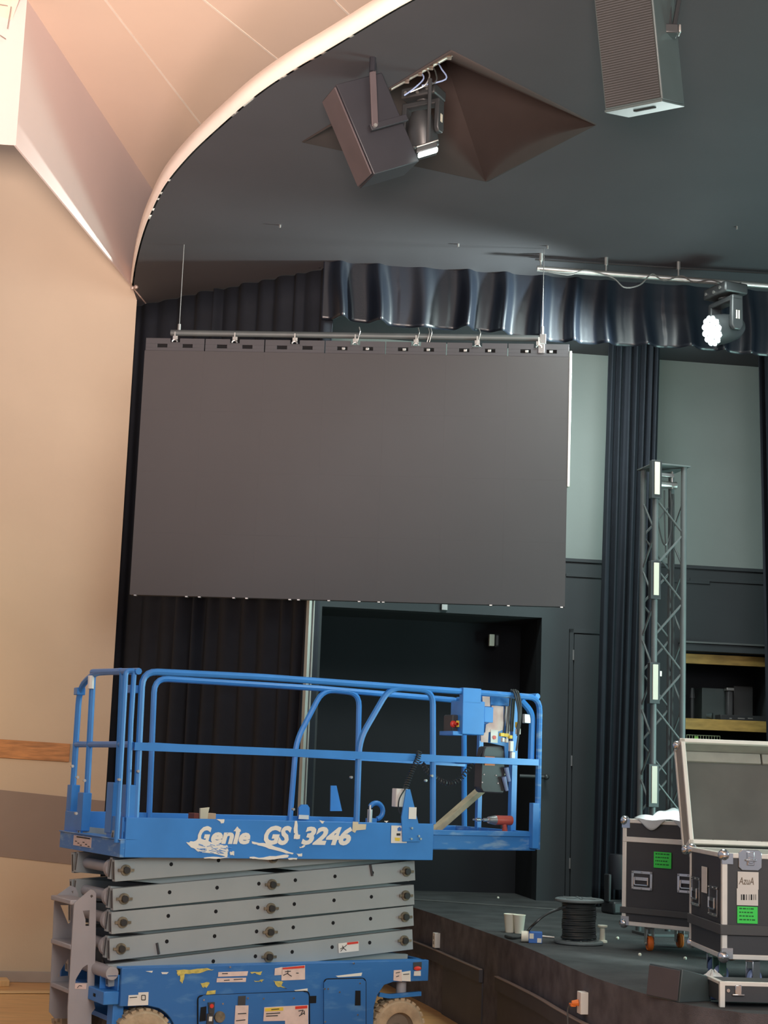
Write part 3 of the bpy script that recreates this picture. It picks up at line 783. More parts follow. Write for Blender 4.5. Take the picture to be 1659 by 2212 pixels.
# ---- scissor arms
LEFTZ = [Lv(255, 1879, .1).z, Lv(253, 1941, .1).z, Lv(250, 1992, .1).z, Lv(247, 2049, .1).z]
RIGHTZ = [Lv(880, 1882, .1).z, Lv(877, 1934, .1).z, Lv(876, 1980, .1).z, Lv(875, 2031, .1).z]
LEFTZ.append(LEFTZ[-1]-.155); RIGHTZ.append(RIGHTZ[-1]-.16)
RIGHTZ.insert(0, RIGHTZ[0]+.165)
LEFTZ.insert(0, LEFTZ[0]+.165)
u0 = Lv(243, 1940, .1).x; u1 = Lv(893, 1934, .1).x
ua = u0+.07; ub = u1-.07; ah = .066
def arm(za, zb, v0, th, pin=True, marks=True):
    d_ = V((ub-ua, 0, zb-za)); L_ = d_.length; d_.normalize(); up = V((-d_.z, 0, d_.x)); o = V((ua, v0, za))
    a = o-d_*.07-up*ah
    b = MB().use('grey').hexa(a, d_*(L_+.14), (0, th, 0), up*2*ah)
    # open end of the box section
    b.use('dgrey').hexa(a-d_*.001+up*.012+V((0, .012, 0)), d_*.002, (0, th-.024, 0), up*(2*ah-.024))
    if marks:
        b.use('hole')
        for t in (.15, .31, .455, .585, .73, .87):
            p = o+d_*L_*t+up*.012; b.cyl(p+V((0, .002, 0)), p+V((0, -.0012, 0)), .0125, 14)
    ob = b.build('scissor_arm', None, lift, bevel=.006)
    if pin:
        for t in (0, .5, 1):
            p = o+d_*L_*t
            b = MB().use('rust').cyl(p, p+V((0, -.012, 0)), .034, 16); b.hexa(p+V((-.052, -.018, -.008)), (.104, 0, 0), (0, .008, 0), (0, 0, .016))
            b.use('pin').cyl(p, p+V((0, -.034, 0)), .021, 14)
            b.build('pivot_pin', None, ob)
    return ob
nl = len(LEFTZ)
for i in range(1, nl):       # outer arms L_i -> R_{i-1}
    if LEFTZ[i] < .5: continue
    arm(LEFTZ[i], RIGHTZ[i-1], .09, .05)
for i in range(1, nl):       # inner arms
    arm(LEFTZ[i-1], RIGHTZ[i], .155, .045, False, False)
for i in range(1, nl):
    arm(LEFTZ[i], RIGHTZ[i-1], .86, .05, False, False)
    arm(LEFTZ[i-1], RIGHTZ[i], .79, .045, False, False)
for i in range(1, nl-1):
    MB().cyl((ua, .15, LEFTZ[i]), (ua, .86, LEFTZ[i]), .035, 14).build('cross_tube', 'lgrey', lift)
    MB().cyl((ub, .15, RIGHTZ[i]), (ub, .86, RIGHTZ[i]), .035, 14).build('cross_tube', 'lgrey', lift)
    MB().cyl((ua-.02, .22, LEFTZ[i]), (ua-.02, .27, LEFTZ[i]), .062, 18).build('roller', 'lgrey', lift)
# slots and warning label on the arms
def onarm(px, py, pz, pw, name, m, v=.089): a = Lv(px, pz, v); return MB().box((a.x, v, Lv(px, pz, v).z), (Lv(pw, pz, v).x, v-.003, Lv(px, py, v).z)).build(name, m, lift)
MB().tube([Lv(800, 1868, .086), Lv(804, 1892, .086)], .009, 6).build('slot', 'dgrey', lift)
MB().tube([Lv(339, 2037, .086), Lv(343, 2061, .086)], .009, 6).build('slot', 'dgrey', lift)
wl = sheet([(731, 2038), (775, 2033), (775, 2054), (732, 2059)], .085, 'white', 'decal', lift, .003)
sheet([(750, 2036), (774, 2033.5), (774, 2038), (750, 2041)], .083, 'red', 'decal_print', lift, .001)
b = MB()
for s_ in (((735, 2050), (745, 2045)), ((740, 2043), (742, 2048)), ((742, 2048), (736, 2055)), ((742, 2048), (748, 2053)), ((745, 2045), (749, 2041))):
    b.tube([Lv(*s_[0], .083), Lv(*s_[1], .083)], .0022, 4)
b.build('decal_print', 'ink', lift)

# ---- chassis
CT = .5*(Lv(262, 2095, 0).z+Lv(925, 2070, 0).z)
UC0 = Lv(262, 2120, 0).x; UC1 = Lv(926, 2090, 0).x
CB = .10
wheelR = .20
def arch(cu, cz, r, a0, a1, n=12): return [(cu+r*math.cos(a0+(a1-a0)*i/n), cz+r*math.sin(a0+(a1-a0)*i/n)) for i in range(n+1)]
zlo = Lv(300, 2173, 0).z
wu = Lv(312, 2212, 0).x
pts = [(UC0, CT), (UC0, zlo)] + [(Lv(318, 2172, 0).x, zlo)]
wz = .20
ar = arch(wu+.0, wz, zlo-wz+.0, PI/2-.25, 0, 8)
pts += ar[1:] + [(wu+(zlo-wz), CB), (Lv(806, 2212, 0).x, CB)]
zr = Lv(850, 2121, 0).z
pts += [(Lv(808, 2175, 0).x, Lv(808, 2175, 0).z), (Lv(815, 2150, 0).x, Lv(815, 2150, 0).z), (Lv(830, 2128, 0).x, Lv(830, 2128, 0).z), (Lv(850, 2121, 0).x, zr), (UC1, Lv(925, 2119, 0).z), (UC1, CT)]
b = MB(); b.prism([(u_, 0, z_) for u_, z_ in pts], (0, .03, 0)); ch_ = b.build('chassis_panel', 'bluescr', lift, bevel=.004)
b = MB(); b.prism([(u_, WD-.03, z_) for u_, z_ in pts], (0, .03, 0)); b.build('chassis_panel', 'bluescr', lift, bevel=.004)
MB().box((UC0+.0, .03, CT-.012), (UC1, .10, CT)).build('top_flange', 'blue', lift, bevel=.003)
MB().box((UC0+.0, WD-.1, CT-.012), (UC1, WD-.03, CT)).build('top_flange', 'blue', lift, bevel=.003)
MB().box((UC0+.45, .1, CB), (UC1-.45, WD-.1, CT-.15)).build('chassis_core', 'blue', lift)
MB().box((UC1-.03, .03, zr), (UC1, WD-.03, CT)).build('end_plate', 'bluescr', lift, bevel=.004)
MB().box((UC0+.02, .04, .30), (UC0+.4, WD-.04, .33)).build('tray', 'blue', lift)
# left end beam with slot, roller bar, recess box
ebz0 = Lv(240, 2172, .0).z; ebz1 = Lv(262, 2153, .0).z
b = MB().box((UC0-.10, .02, ebz0), (UC0+.0, .62, ebz1+.03)); b.build('end_beam', 'blue', lift, bevel=.006)
b = MB().box((UC0-.102, .16, ebz0+.03), (UC0-.1, .20, ebz1)); b.build('slot', 'hole', lift, bevel=.004)
MB().cyl((UC0-.05, .03, CT-.035), (UC0-.05, .8, CT-.035), .040, 18).build('slide_bar', 'lgrey', lift)
b = MB(); b.box((UC0-.08, .03, ebz1+.115), (UC0, .16, ebz1+.125)); b.box((UC0-.08, .155, ebz1+.03), (UC0, .16, ebz1+.12)); b.box((UC0-.01, .03, ebz1+.03), (UC0, .16, ebz1+.12)); b.build('recess_box', 'blue', lift, bevel=.002)
MB().tube(dense([V((UC0-.05, .2, ebz1+.1)), V((UC0-.0, .35, ebz1+.17)), V((UC0-.05, .5, ebz1+.1)), V((UC0-.0, .6, ebz1+.16))], 5), .012, 8).build('hose', 'cable', lift)
MB().box((UC0-.02, .06, .06), (UC0+.05, .16, ebz0)).build('axle_post', 'blue', lift, bevel=.006)
# wheels
def wheel(u_, v0, w_, lugs=26, lab_=None):
    b = MB().use('tyre'); T = M.Translation((u_, v0, wz)) @ M.Rotation(-PI/2, 4, 'X')
    r = wheelR
    b.lathe([(.11, .0), (.125, -.006), (r-.025, -.004), (r-.012, .006), (r-.006, .02), (r-.006, w_-.02), (r-.02, w_), (.11, w_)], T, 40)
    for k in range(lugs):
        a = 2*PI*k/lugs
        for (z0, z1, dr_) in ((.004, w_*.48, 0), (w_*.52, w_-.004, PI/lugs)):
            TT = T @ M.Rotation(a+dr_, 4, 'Z'); b.box((r-.016, -.016, z0), (r+.004, .016, z1), TT)
    o = b.build('wheel', None, lift, bevel=.003)
    MB().use('hub').lathe([(.0005, .03), (.03, .02), (.04, .04), (.10, .045), (.115, .005)], T, 30).build('hub', None, o)
    return o
wheel(wu, .0, .13); wheel(wu, WD-.13, .13)
wr = Lv(863, 2212, .02).x
wheel(wr, .02, .13); wheel(wr, WD-.15, .13)
# steering bar over right wheel
MB().tube(rounded([Lv(818, 2148, .03), Lv(840, 2152, .03), Lv(908, 2146, .03)], .03), .014, square=True).build('steering_plate', 'blueworn', lift)
p = Lv(866, 2146, .08); MB().cyl(p, p+V((0, 0, .10)), .035, 14).build('king_pin', 'lgrey', lift)
# doors, recess, decals of chassis
def outline(pix, v, r, m, name, closed=True, th=.004):
    pts = [Lv(x, y, v) for x, y in pix]
    return MB().tube(rounded(pts, .03), th, 5).build(name, m, lift)
sheet([(700, 2230), (700, 2123), (706, 2116), (784, 2114), (790, 2120), (790, 2230)], -.012, 'bluescr', 'access_door', lift, .012)
outline([(700, 2230), (700, 2115), (790, 2113), (790, 2230)], -.006, .03, 'hole', 'door_gap')
sheet([(768, 2140), (779, 2140), (779, 2172), (767, 2172)], -.015, 'hole', 'vent_slot', lift, .003)
sheet([(429, 2230), (429, 2157), (440, 2150), (655, 2142), (667, 2150), (667, 2230)], -.010, 'bluescr', 'access_door', lift, .010)
outline([(427, 2230), (427, 2151), (668, 2141), (669, 2230)], -.006, .03, 'hole', 'door_gap')
sheet([(434, 2176), (446, 2174), (445, 2205), (431, 2207)], -.014, 'hole', 'vent_slot', lift, .003)
g = sheet([(450, 2166), (464, 2165), (463, 2190), (452, 2192)], -.022, 'dgrey', 'ground_control', lift, .012)
sheet([(448, 2190), (462, 2190), (461, 2225), (446, 2225)], -.022, 'dgrey', 'key_switch', lift, .012)
p = Lv(457, 2173, -.022); b = MB(); b.cyl(p, p+V((0, -.006, 0)), .013, 12); b.build('button', 'red', g)
sheet([(452, 2196), (459, 2196), (458, 2206), (451, 2206)], -.024, 'white', 'decal', lift, .002)
p = Lv(473, 2196, -.012); MB().cyl(p, p+V((0, -.02, 0)), .034, 18).build('gauge', 'rust', lift)
sheet([(515, 2152), (531, 2151), (530, 2171), (514, 2172)], -.014, 'dgrey', 'decal', lift, .003)
sheet([(509, 2172), (537, 2172), (535, 2222), (506, 2222)], -.014, 'pink', 'decal', lift, .003)
dd_ = sheet([(571, 2176), (666, 2171), (666, 2222), (616, 2222), (616, 2205), (569, 2206)], -.014, 'pink', 'decal', lift, .003)
sheet([(573, 2178), (612, 2176), (612, 2183), (573, 2185)], -.016, 'yellow', 'decal_print', lift, .002)
sheet([(638, 2174), (664, 2172), (664, 2178), (638, 2180)], -.016, 'red', 'decal_print', lift, .002)
b = MB()
for s_ in (((645, 2184), (655, 2182)), ((655, 2182), (650, 2192)), ((646, 2195), (657, 2188)), ((657, 2183), (658, 2192)), ((575, 2190), (605, 2188)), ((575, 2195), (600, 2194)), ((586, 2181), (603, 2179.5)), ((514, 2190), (532, 2189)), ((510, 2205), (530, 2203))):
    b.tube([Lv(*s_[0], -.016), Lv(*s_[1], -.016)], .0028, 4)
b.build('decal_print', 'ink', lift)
for pts_, m in (([(472, 2100), (536, 2098), (534, 2108), (471, 2110)], 'pink'), ([(469, 2113), (532, 2112), (531, 2121), (468, 2122)], 'pink'),
                ([(594, 2092), (610, 2089), (610, 2106), (593, 2107)], 'pink'), ([(609, 2090), (659, 2085), (659, 2116), (608, 2118)], 'pink'),
                ([(278, 2150), (299, 2149), (299, 2172), (276, 2173)], 'white'), ([(299, 2144), (321, 2143), (320, 2171), (299, 2172)], 'white'),
                ([(851, 2096), (868, 2095), (868, 2120), (850, 2118)], 'pink'), ([(868, 2100), (887, 2097), (887, 2120), (868, 2119)], 'white'),
                ([(895, 2098), (909, 2097), (909, 2108), (894, 2108)], 'white'), ([(448, 2141), (466, 2139), (465, 2147), (445, 2149)], 'yellowp')):
    sheet(pts_, -.004, m, 'decal', lift, .003)
for pts_ in ([(380, 2096), (440, 2092), (462, 2094), (440, 2099), (408, 2104), (384, 2108)], [(388, 2106), (398, 2104), (394, 2124), (388, 2118)], [(432, 2124), (452, 2122), (446, 2134), (436, 2132)], [(590, 2118), (612, 2122), (608, 2130), (620, 2136), (600, 2132)], [(540, 2100), (566, 2098), (560, 2106)], [(548, 2118), (570, 2116), (566, 2122)]):
    patch(rag(pts_, rn, 2, 4), 'yellowp', dy=.003)
for pts_ in ([(314, 2098), (330, 2097), (328, 2101)], [(348, 2100), (364, 2100), (360, 2104), (350, 2104)], [(635, 2139), (664, 2135), (664, 2141), (640, 2142)], [(725, 2108), (782, 2101), (780, 2108), (730, 2111)]):
    patch(pts_, 'ivory', dy=.003)
sheet([(611, 2090.5), (658, 2086), (658, 2091), (611, 2094)], -.007, 'red', 'decal_print', lift, .002)
b = MB()
for s_ in (((612, 2107), (622, 2102)), ((622, 2096), (622, 2104)), ((616, 2099), (628, 2098)), ((622, 2104), (630, 2109)), ((640, 2102), (645, 2102)), ((480, 2103), (492, 2103)), ((484, 2118), (496, 2117)), ((505, 2116), (524, 2115)), ((280, 2155), (296, 2154)), ((306, 2150), (314, 2150)), ((306, 2160), (314, 2160)), ((306, 2150), (306, 2160)), ((314, 2150), (314, 2160)), ((855, 2102), (864, 2100)), ((856, 2110), (862, 2108)), ((871, 2105), (884, 2104))):
    b.tube([Lv(*s_[0], -.006), Lv(*s_[1], -.006)], .0024, 4)
b.build('decal_print', 'ink', lift)
rl = sheet([(893, 2079), (911, 2078), (911, 2094), (893, 2095)], -.004, 'dgrey', 'light_recess', lift, .003)
b = MB(); p = Lv(902, 2092, -.006); b.lathe([(.0005, -.012), (.02, -.008), (.024, 0)], M.Translation(p) @ M.Rotation(-PI/2, 4, 'X') @ M.Diagonal((1.2, .6, 1, 1)), 18); b.build('marker_light', 'red', lift)
b = MB()
for (x, y) in ((497, 2089), (440, 2160), (569, 2157), (634, 2156), (733, 2143), (772, 2192), (777, 2124), (708, 2136), (535, 2156), (481, 2168), (702, 2207), (764, 2081), (701, 2136)): p = Lv(x, y, -.01); MB().cyl(p+V((0, .01, 0)), p+V((0, -.006, 0)), .006, 8).build('screw', 'chrome', lift)
MB().box(Lv(668, 2167, 0)+V((0, -.004, 0)), Lv(683, 2151, 0)).build('hinge_slot', 'hole', lift)
# ---- entry ladder
def plate(pix, v, th=.008):
    return [Lv(x, y, v) for x, y in pix]
vl0, vl1 = .30, .70
near_pl = [(196, 1921), (160, 1951), (159, 1962), (152, 2080), (146, 2180), (146, 2270), (196, 2270), (197, 2188), (205, 2178), (202, 2164), (206, 2040), (207, 1930), (203, 1924)]
far_pl = [(152, 1913), (120, 1936), (117, 1948), (113, 2040), (106, 2186), (118, 2200), (160, 2200), (166, 2100), (168, 1930), (163, 1917)]
lad = empty('ladder', (0, 0, 0), 0, 'grey steel entry ladder', 'x'); del lad['category']; lad.parent = lift
def plate_holes(pix, v, cuts):
    """plate polygon in the u-z plane with cut-outs, 8 mm thick"""
    bm = bmesh.new(); loops = [pix]+cuts; ed = []
    for lp in loops:
        vs = [bm.verts.new(Lv(x, y, v)) for x, y in lp]
        ed += [bm.edges.new((vs[i], vs[(i+1) % len(vs)])) for i in range(len(vs))]
    bmesh.ops.triangle_fill(bm, edges=ed, use_beauty=True)
    me = bpy.data.meshes.new('side_plate'); bm.to_mesh(me); bm.free(); me.materials.append(K['lgrey'])
    o = bpy.data.objects.new('side_plate', me); COL.objects.link(o); o.parent = lad
    q = o.modifiers.new('s', 'SOLIDIFY'); q.thickness = .012; q.offset = 0; return o
plate_holes(near_pl, vl0, [[(178, 1967), (193, 1966), (192, 2000), (184, 2000), (184, 1986)], [(187, 2084), (189, 2084), (189, 2123), (162, 2123), (163, 2115), (178, 2090)], [(194, 1935), (198, 1932), (201, 1936), (197, 1940)]])
plate_holes(far_pl, vl1, [[(130, 1955), (152, 1955), (152, 1992), (147, 1996)], [(137, 2085), (147, 2070), (148, 2108), (124, 2110), (128, 2100)], [(153, 1925), (158, 1924), (157, 1930)]])
for yy in (1946, 2043, 2140):
    a = Lv(160, yy, vl0); a = V((Lv(153, yy, vl0).x, vl0, a.z)); b = MB().box((a.x, vl0+.008, a.z-.025), (a.x+.13, vl1-.008, a.z+.005)); b.build('step', 'lgrey', lad, bevel=.006)
sheet([(162, 2125), (187, 2125), (186, 2137), (162, 2136)], vl0-.009, 'pink', 'decal', lad, .003)
MB().tube([Lv(167, 2134, vl0-.011), Lv(171, 2129, vl0-.011), Lv(177, 2130, vl0-.011)], .002, 4).build('decal_print', 'ink', lad)
MB().box(Lv(205, 2165, vl0), Lv(215, 2130, vl0)+V((0, .03, 0))).build('mount', 'lgrey', lad, bevel=.004)

# objects left on the platform
def onlift(name, label, cat, p, build_fn, rz=0):
    w = LF.mat() @ V(p); o = empty(name, w, TH+rz, label, cat); build_fn(o); return o
p_ = Lv(1088, 1772, .16)
def drill(o):
    b = MB(); b.tube([(-.075, 0, 0), (-.05, 0, 0), (.01, 0, 0), (.055, 0, 0), (.065, 0, 0)], .034, 16); ob = b.build('motor_body', 'tool', o, bevel=.004)
    MB().tube([(-.072, 0, 0), (-.13, 0, 0)], .034, 16, r2=.024).build('gear_case', 'steel', o)
    b = MB(); b.cyl((-.13, 0, 0), (-.17, 0, 0), .012, 10); b.cyl((-.17, 0, 0), (-.26, 0, .0), .006, 8); b.cyl((-.2, 0, 0), (-.23, 0, 0), .013, 10); b.build('driver_bit', 'chrome', o)
    b = MB(); b.tube([(0, 0, -.02), (.012, 0, -.07), (.02, 0, -.12)], .02, 10); b.build('handle', 'tool', o)
    MB().box((-.05, -.035, -.17), (.07, .035, -.115)).build('battery', 'tool', o, bevel=.008)
    MB().box((-.022, -.008, -.055), (-.006, .008, -.03)).build('trigger', 'dgrey', o, bevel=.003)
onlift('impact_driver', 'red and grey cordless impact driver standing on the lift extension', 'tool', p_, drill)
p_ = V((Lv(955, 1778, .5).x, .5, ZD+.055))
a = Lv(968, 1775, .55); c = Lv(1040, 1712, .55); w = LF.mat()
d_ = (c-a).normalized(); a = a-d_*.25
b = MB(); up = V((-d_.z, 0, d_.x)); b.hexa(w @ (a-up*.02), w.to_3x3() @ (d_*((c-a).length+.25)), w.to_3x3() @ V((0, .09, 0)), w.to_3x3() @ (up*.04))
lab(b.build('lumber_board', 'tan', bevel=.003), 'tan wooden board leaning diagonally inside the lift extension', 'board')
def rbox(pix_a, pix_b, v, th, name, m, label, cat):
    a = Lv(*pix_a, v); c = Lv(*pix_b, v); w = LF.mat(); 
    o = MB().hexa(w @ V((a.x, v, ZD)), w.to_3x3() @ V((c.x-a.x, 0, 0)), w.to_3x3() @ V((0, th, 0)), (0, 0, max(a.z, c.z)-ZD)).build(name, m, bevel=.003); return lab(o, label, cat)
rbox((419, 1768), (434, 1757), .25, .1, 'maroon_box', 'maroon', 'small maroon box on the lift platform, left of the cardboard piece', 'box')
rbox((445, 1768), (467, 1757), .25, .08, 'cardboard_box', 'card', 'small tan cardboard box on the lift platform behind the toe board', 'box')
w = LF.mat(); q = [w @ Lv(x, y, .22) for x, y in ((434, 1770), (433, 1746), (453, 1744), (450, 1757), (446, 1770))]
q[0].z = q[-1].z = LF.o.z+ZD+.01
lab(MB().prism(q, w.to_3x3() @ V((0, .02, 0))).build('yellow_bag', 'tape', bevel=.002), 'crumpled yellow and cream paper bag between the two small boxes on the lift', 'bag')

# ================================================================== STAGE OBJECTS
def caster(T, par, wm='orange', r=.045, fork='steel', ang=0, h=.12):
    o = bpy.data.objects.new('caster', None); COL.objects.link(o); o.parent = par; o.matrix_local = T @ M.Rotation(ang, 4, 'Z')
    b = MB(); b.box((-.045, -.045, h-.006), (.045, .045, h+.006)); b.cyl((0, 0, h-.015), (0, 0, h), .025, 12)
    b.box((-.032, -.028, r-.012), (.03, -.022, h-.01)); b.box((-.032, .022, r-.012), (.03, .028, h-.01)); b.box((-.032, -.028, h-.018), (.03, .028, h-.01)); b.build('fork', fork, o, bevel=.003)
    b = MB(); b.lathe([(.006, -.017), (r*.55, -.017), (r*.62, -.012), (r-.006, -.018), (r, -.010), (r, .010), (r-.006, .018), (r*.62, .012), (r*.55, .017), (.006, .017)], M.Translation((.012, 0, r)) @ M.Rotation(PI/2, 4, 'X'), 24); b.build('wheel', wm, o)
    b = MB(); b.cyl((.012, -.032, r), (.012, .032, r), .008, 8); b.build('axle', 'chrome', o)
    return o
def handle(par, x, z, y=0, w_=.16, h_=.12, T=None):
    """recessed butterfly handle on the front face (local y=0 faces -y)"""
    T = T or M.Identity(4); X = T @ M.Translation((x, y, z))
    b = MB().use('chrome')
    for (a, c) in (((-w_/2, -h_/2), (w_/2, -h_/2+.018)), ((-w_/2, h_/2-.018), (w_/2, h_/2)), ((-w_/2, -h_/2), (-w_/2+.018, h_/2)), ((w_/2-.018, -h_/2), (w_/2, h_/2))):
        b.box((a[0], -.006, a[1]), (c[0], .002, c[1]), X)
    b.use('dgrey').box((-w_/2+.015, -.001, -h_/2+.015), (w_/2-.015, .001, h_/2-.015), X)
    b.use('steel')
    for (xx, zz) in ((-1, -1), (1, -1), (-1, 1), (1, 1), (0, 1), (0, -1)):
        c = X @ V((xx*(w_/2-.009), -.006, zz*(h_/2-.009))); d = X.to_3x3() @ V((0, -.004, 0)); b.cyl(c, c+d, .005, 8)
    o = b.build('handle_plate', None, par, bevel=.002)
    b = MB().use('chrome'); b.tube(rounded([X @ V(q) for q in ((-w_*.32, -.012, .02), (-w_*.32, -.012, -h_*.25), (w_*.32, -.012, -h_*.25), (w_*.32, -.012, .02))], .01), .006, 8); b.box((-w_*.33, -.012, .0), (w_*.33, -.004, .022), X)
    b.build('handle', None, o)
def latch(par, x, z, y=0, s=.055, T=None):
    T = T or M.Identity(4); X = T @ M.Translation((x, y, z))
    b = MB().use('chrome'); b.prism([X @ V((s*c*1.15, -.008, s*q)) for c, q in ((-1, .7), (-.7, 1), (.7, 1), (1, .7), (1, -.7), (.7, -1), (-.7, -1), (-1, -.7))], X.to_3x3() @ V((0, .008, 0)))
    b.box((-.02, -.022, -s*.5), (.02, -.008, s*.8), X); b.cyl(X @ V((0, -.008, 0)), X @ V((0, -.024, 0)), .02, 14); b.box((-.03, -.03, -.006), (.03, -.022, .006), X)
    b.build('latch', None, par, bevel=.003)
def road_case(o, w_, d_, h_, z0, joint, lid=True):
    """local: x 0..w, y 0..d, z z0..z0+h"""
    z1 = z0+h_; e = .028
    MB().box((.004, .004, z0+.004), (w_-.004, d_-.004, z1-.004)).build('body', 'lam', o)
    b = MB()
    def L_(a, c): b.box(a, c)
    for zz in (z0, z1-e):
        L_((0, -.002, zz), (w_, e, zz+e)); L_((0, d_-e, zz), (w_, d_+.002, zz+e)); L_((-.002, 0, zz), (e, d_, zz+e)); L_((w_-e, 0, zz), (w_+.002, d_, zz+e))
    for (x, y) in ((0, 0), (w_-e, 0), (0, d_-e), (w_-e, d_-e)): L_((x-.002, y-.002, z0), (x+e+.002, y+e+.002, z1))
    for jz in joint: L_((0, -.004, jz-.018), (w_, .01, jz+.018)); L_((-.004, 0, jz-.018), (.01, d_, jz+.018))
    b.build('edge_trim', 'alu', o, bevel=.004)
    for x in (0, w_):
        for y in (0, d_):
            for zz in (z0+.012, z1-.012):
                b = MB(); b.ball((x+(.010 if x == 0 else -.010), y+(.010 if y == 0 else -.010), zz), .034, 12)
                sx = 1 if x == 0 else -1; sz_ = 1 if zz < z0+.1 else -1
                b.box((x-.004*sx, y-.006 if y == 0 else y-.004, zz-.01*sz_), (x+.06*sx, y+.004 if y == 0 else y+.006, zz+.05*sz_))
                b.build('corner_cap', 'chrome', o)
def label_on(par, x0, z0, x1, z1, m, y=-.006, lines=0, ink='inkg', T=None, name='sticker'):
    T = T or M.Identity(4)
    b = MB().use(m).box((x0, y, z0), (x1, y+.004, z1), T)
    o = b.build(name, None, par)
    if lines:
        r_ = random.Random(int(x0*1000)); b = MB().use(ink); H_ = abs(z1-z0); W_ = abs(x1-x0)
        for i in range(lines):
            zz = z1-H_*(i+.75)/(lines+.6); x = min(x0, x1)+W_*.1
            while x < max(x0, x1)-W_*.22:
                l = W_*r_.uniform(.05, .16); b.box((x, y-.001, zz), (x+l, y, zz+H_*.075), T); x += l+W_*.04
        b.build('sticker_print', None, o)
    return o
# case 1 (behind)
C1p = Pln(P(1343, 1990, 11.45), math.radians(-41))
c1 = empty('road_case', V((C1p.o.x, C1p.o.y, HS)), C1p.ang, 'black road case with orange casters and a crumpled plastic sheet on its lid', 'case')
zb1 = C1p.hit(1345, 1998)[1]-HS; zt1 = C1p.hit(1345, 1768)[1]-HS
W1c = .95
zj = C1p.hit(1345, 1812)[1]-HS
road_case(c1, W1c, .60, zt1-zb1, zb1, [zj])
def c1x(x, y): s_, z_ = C1p.hit(x, y); return s_, z_-HS
a = c1x(1413, 1874); c = c1x(1451, 1842); label_on(c1, a[0], a[1], c[0], c[1], 'green', lines=4)
a = c1x(1387, 1902); handle(c1, a[0], a[1], w_=.165, h_=.125)
a = c1x(1487, 1909); handle(c1, a[0], a[1], w_=.165, h_=.125)
a = c1x(1345, 1965)[1]; MB().box((-.01, -.012, a-.02), (W1c+.01, .0, a+.022)).build('bumper_strap', 'strap', c1, bevel=.003)
for (x, y) in ((.16, .1), (W1c-.16, .1), (.16, .5), (W1c-.16, .5)):
    sc_ = zb1-.1; caster(M.Translation((x, y, 0)), c1, r=.05, ang=-.75, h=zb1)
# crumpled plastic sheet lying over the case lid
rs = random.Random(9); ph = [rs.uniform(0, 6) for _ in range(9)]
def shf(u, v):
    x = .1+u*.8; y = -.03+v*.62; h = .012+.055*abs(math.sin(7*x+ph[0]+3*y))*abs(math.sin(5*y+ph[1]+2*x))+.02*math.sin(23*x+9*y+ph[2])*math.sin(17*y+ph[3])
    h += .07*math.exp(-((x-.62)/.2)**2)
    z = zt1+max(.004, h)
    if v < .12: z = zt1 - (.12-v)*(1.1*math.sin(9*u+ph[4])**2*.6)+.01; y = -.012
    return C1p.mat() @ V((x, y, HS+z))
lab(MB().grid(shf, 60, 40).build('plastic_sheet', 'poly', solid=.003, sharp=28), 'crumpled shiny plastic sheet spread on the lid of the case with orange casters', 'sheet')

# case 2 (open, near)
C2p = Pln(P(1560, 2050, 9.4), math.radians(2.6))
c2 = empty('road_case', V((C2p.o.x, C2p.o.y, HS)), C2p.ang, 'open black road case with blue casters at the right edge, its padded lid raised', 'case')
zb2 = C2p.hit(1560, 2072)[1]-HS; zt2 = C2p.hit(1560, 1842)[1]-HS
W2 = 1.15; D2 = .78
road_case(c2, W2, D2, zt2-zb2, zb2, [])
MB().box((.03, .03, zt2-.02), (W2-.03, D2-.03, zt2-.001)).build('foam_lining', 'foam', c2)
def c2x(x, y): s_, z_ = C2p.hit(x, y); return s_, z_-HS
for (x0, y0, x1, y1, m, ln) in ((1593, 1920, 1638, 1884, 'white', 0), (1591, 1955, 1637, 1920.5, 'white', 0), (1592, 1994, 1636, 1959, 'green', 4)):
    a = c2x(x0, y0); c = c2x(x1, y1); label_on(c2, a[0], a[1], c[0], c[1], m, lines=ln, name='green_sticker' if m == 'green' else 'paper_label')
a = c2x(1596, 1913); text_mesh('AzuA', .058, M.Translation((a[0]-.002, -.008, a[1]+.008)) @ FRONT, 'hub', 'handwriting', c2, shear=.2, sx=.66)
b = MB(); 
for k, (x, w_) in enumerate(((1600, 2), (1604, 4), (1611, 1.5), (1617, 1), (1621, 3), (1627, 1), (1631, 1))):
    a = c2x(x, 1944); c = c2x(x+w_, 1932); b.box((a[0], -.008, a[1]), (c[0], -.006, c[1]))
b.build('label_print', 'ink', c2)
a = c2x(1620, 1858); latch(c2, a[0], a[1], s=.058)
a = c2x(1560, 2008)[1]; b = MB(); b.box((-.012, -.014, a-.028), (W2, .0, a+.028)); b.box((-.014, -.012, a-.028), (0, D2, a+.028)); b.build('bumper_strap', 'strap', c2, bevel=.003)
# left face fittings: map face x=0 (faces -x): T maps local front frame to left face
TS = M.Rotation(-PI/2, 4, 'Z')     # front (-y) -> left (-x)
def left(y): return -y             # local x in rotated frame gives y = -x
handle(c2, -.20, c2x(1560, 1952)[1], w_=.2, h_=.17, T=TS)
handle(c2, -.62, c2x(1560, 1942)[1], w_=.2, h_=.17, T=TS)
label_on(c2, -.46, zt2-.25, -.34, zt2-.10, 'white', T=TS, name='paper_label')
for (x, y) in ((.20, .09), (.055, .27), (W2-.12, .12), (.12, D2-.12), (W2-.12, D2-.12)):
    caster(M.Translation((x, y, 0)), c2, wm='bluewheel', h=zb2, r=.052, fork='greenfork' if .2 < y < .5 else 'chrome', ang=.6)
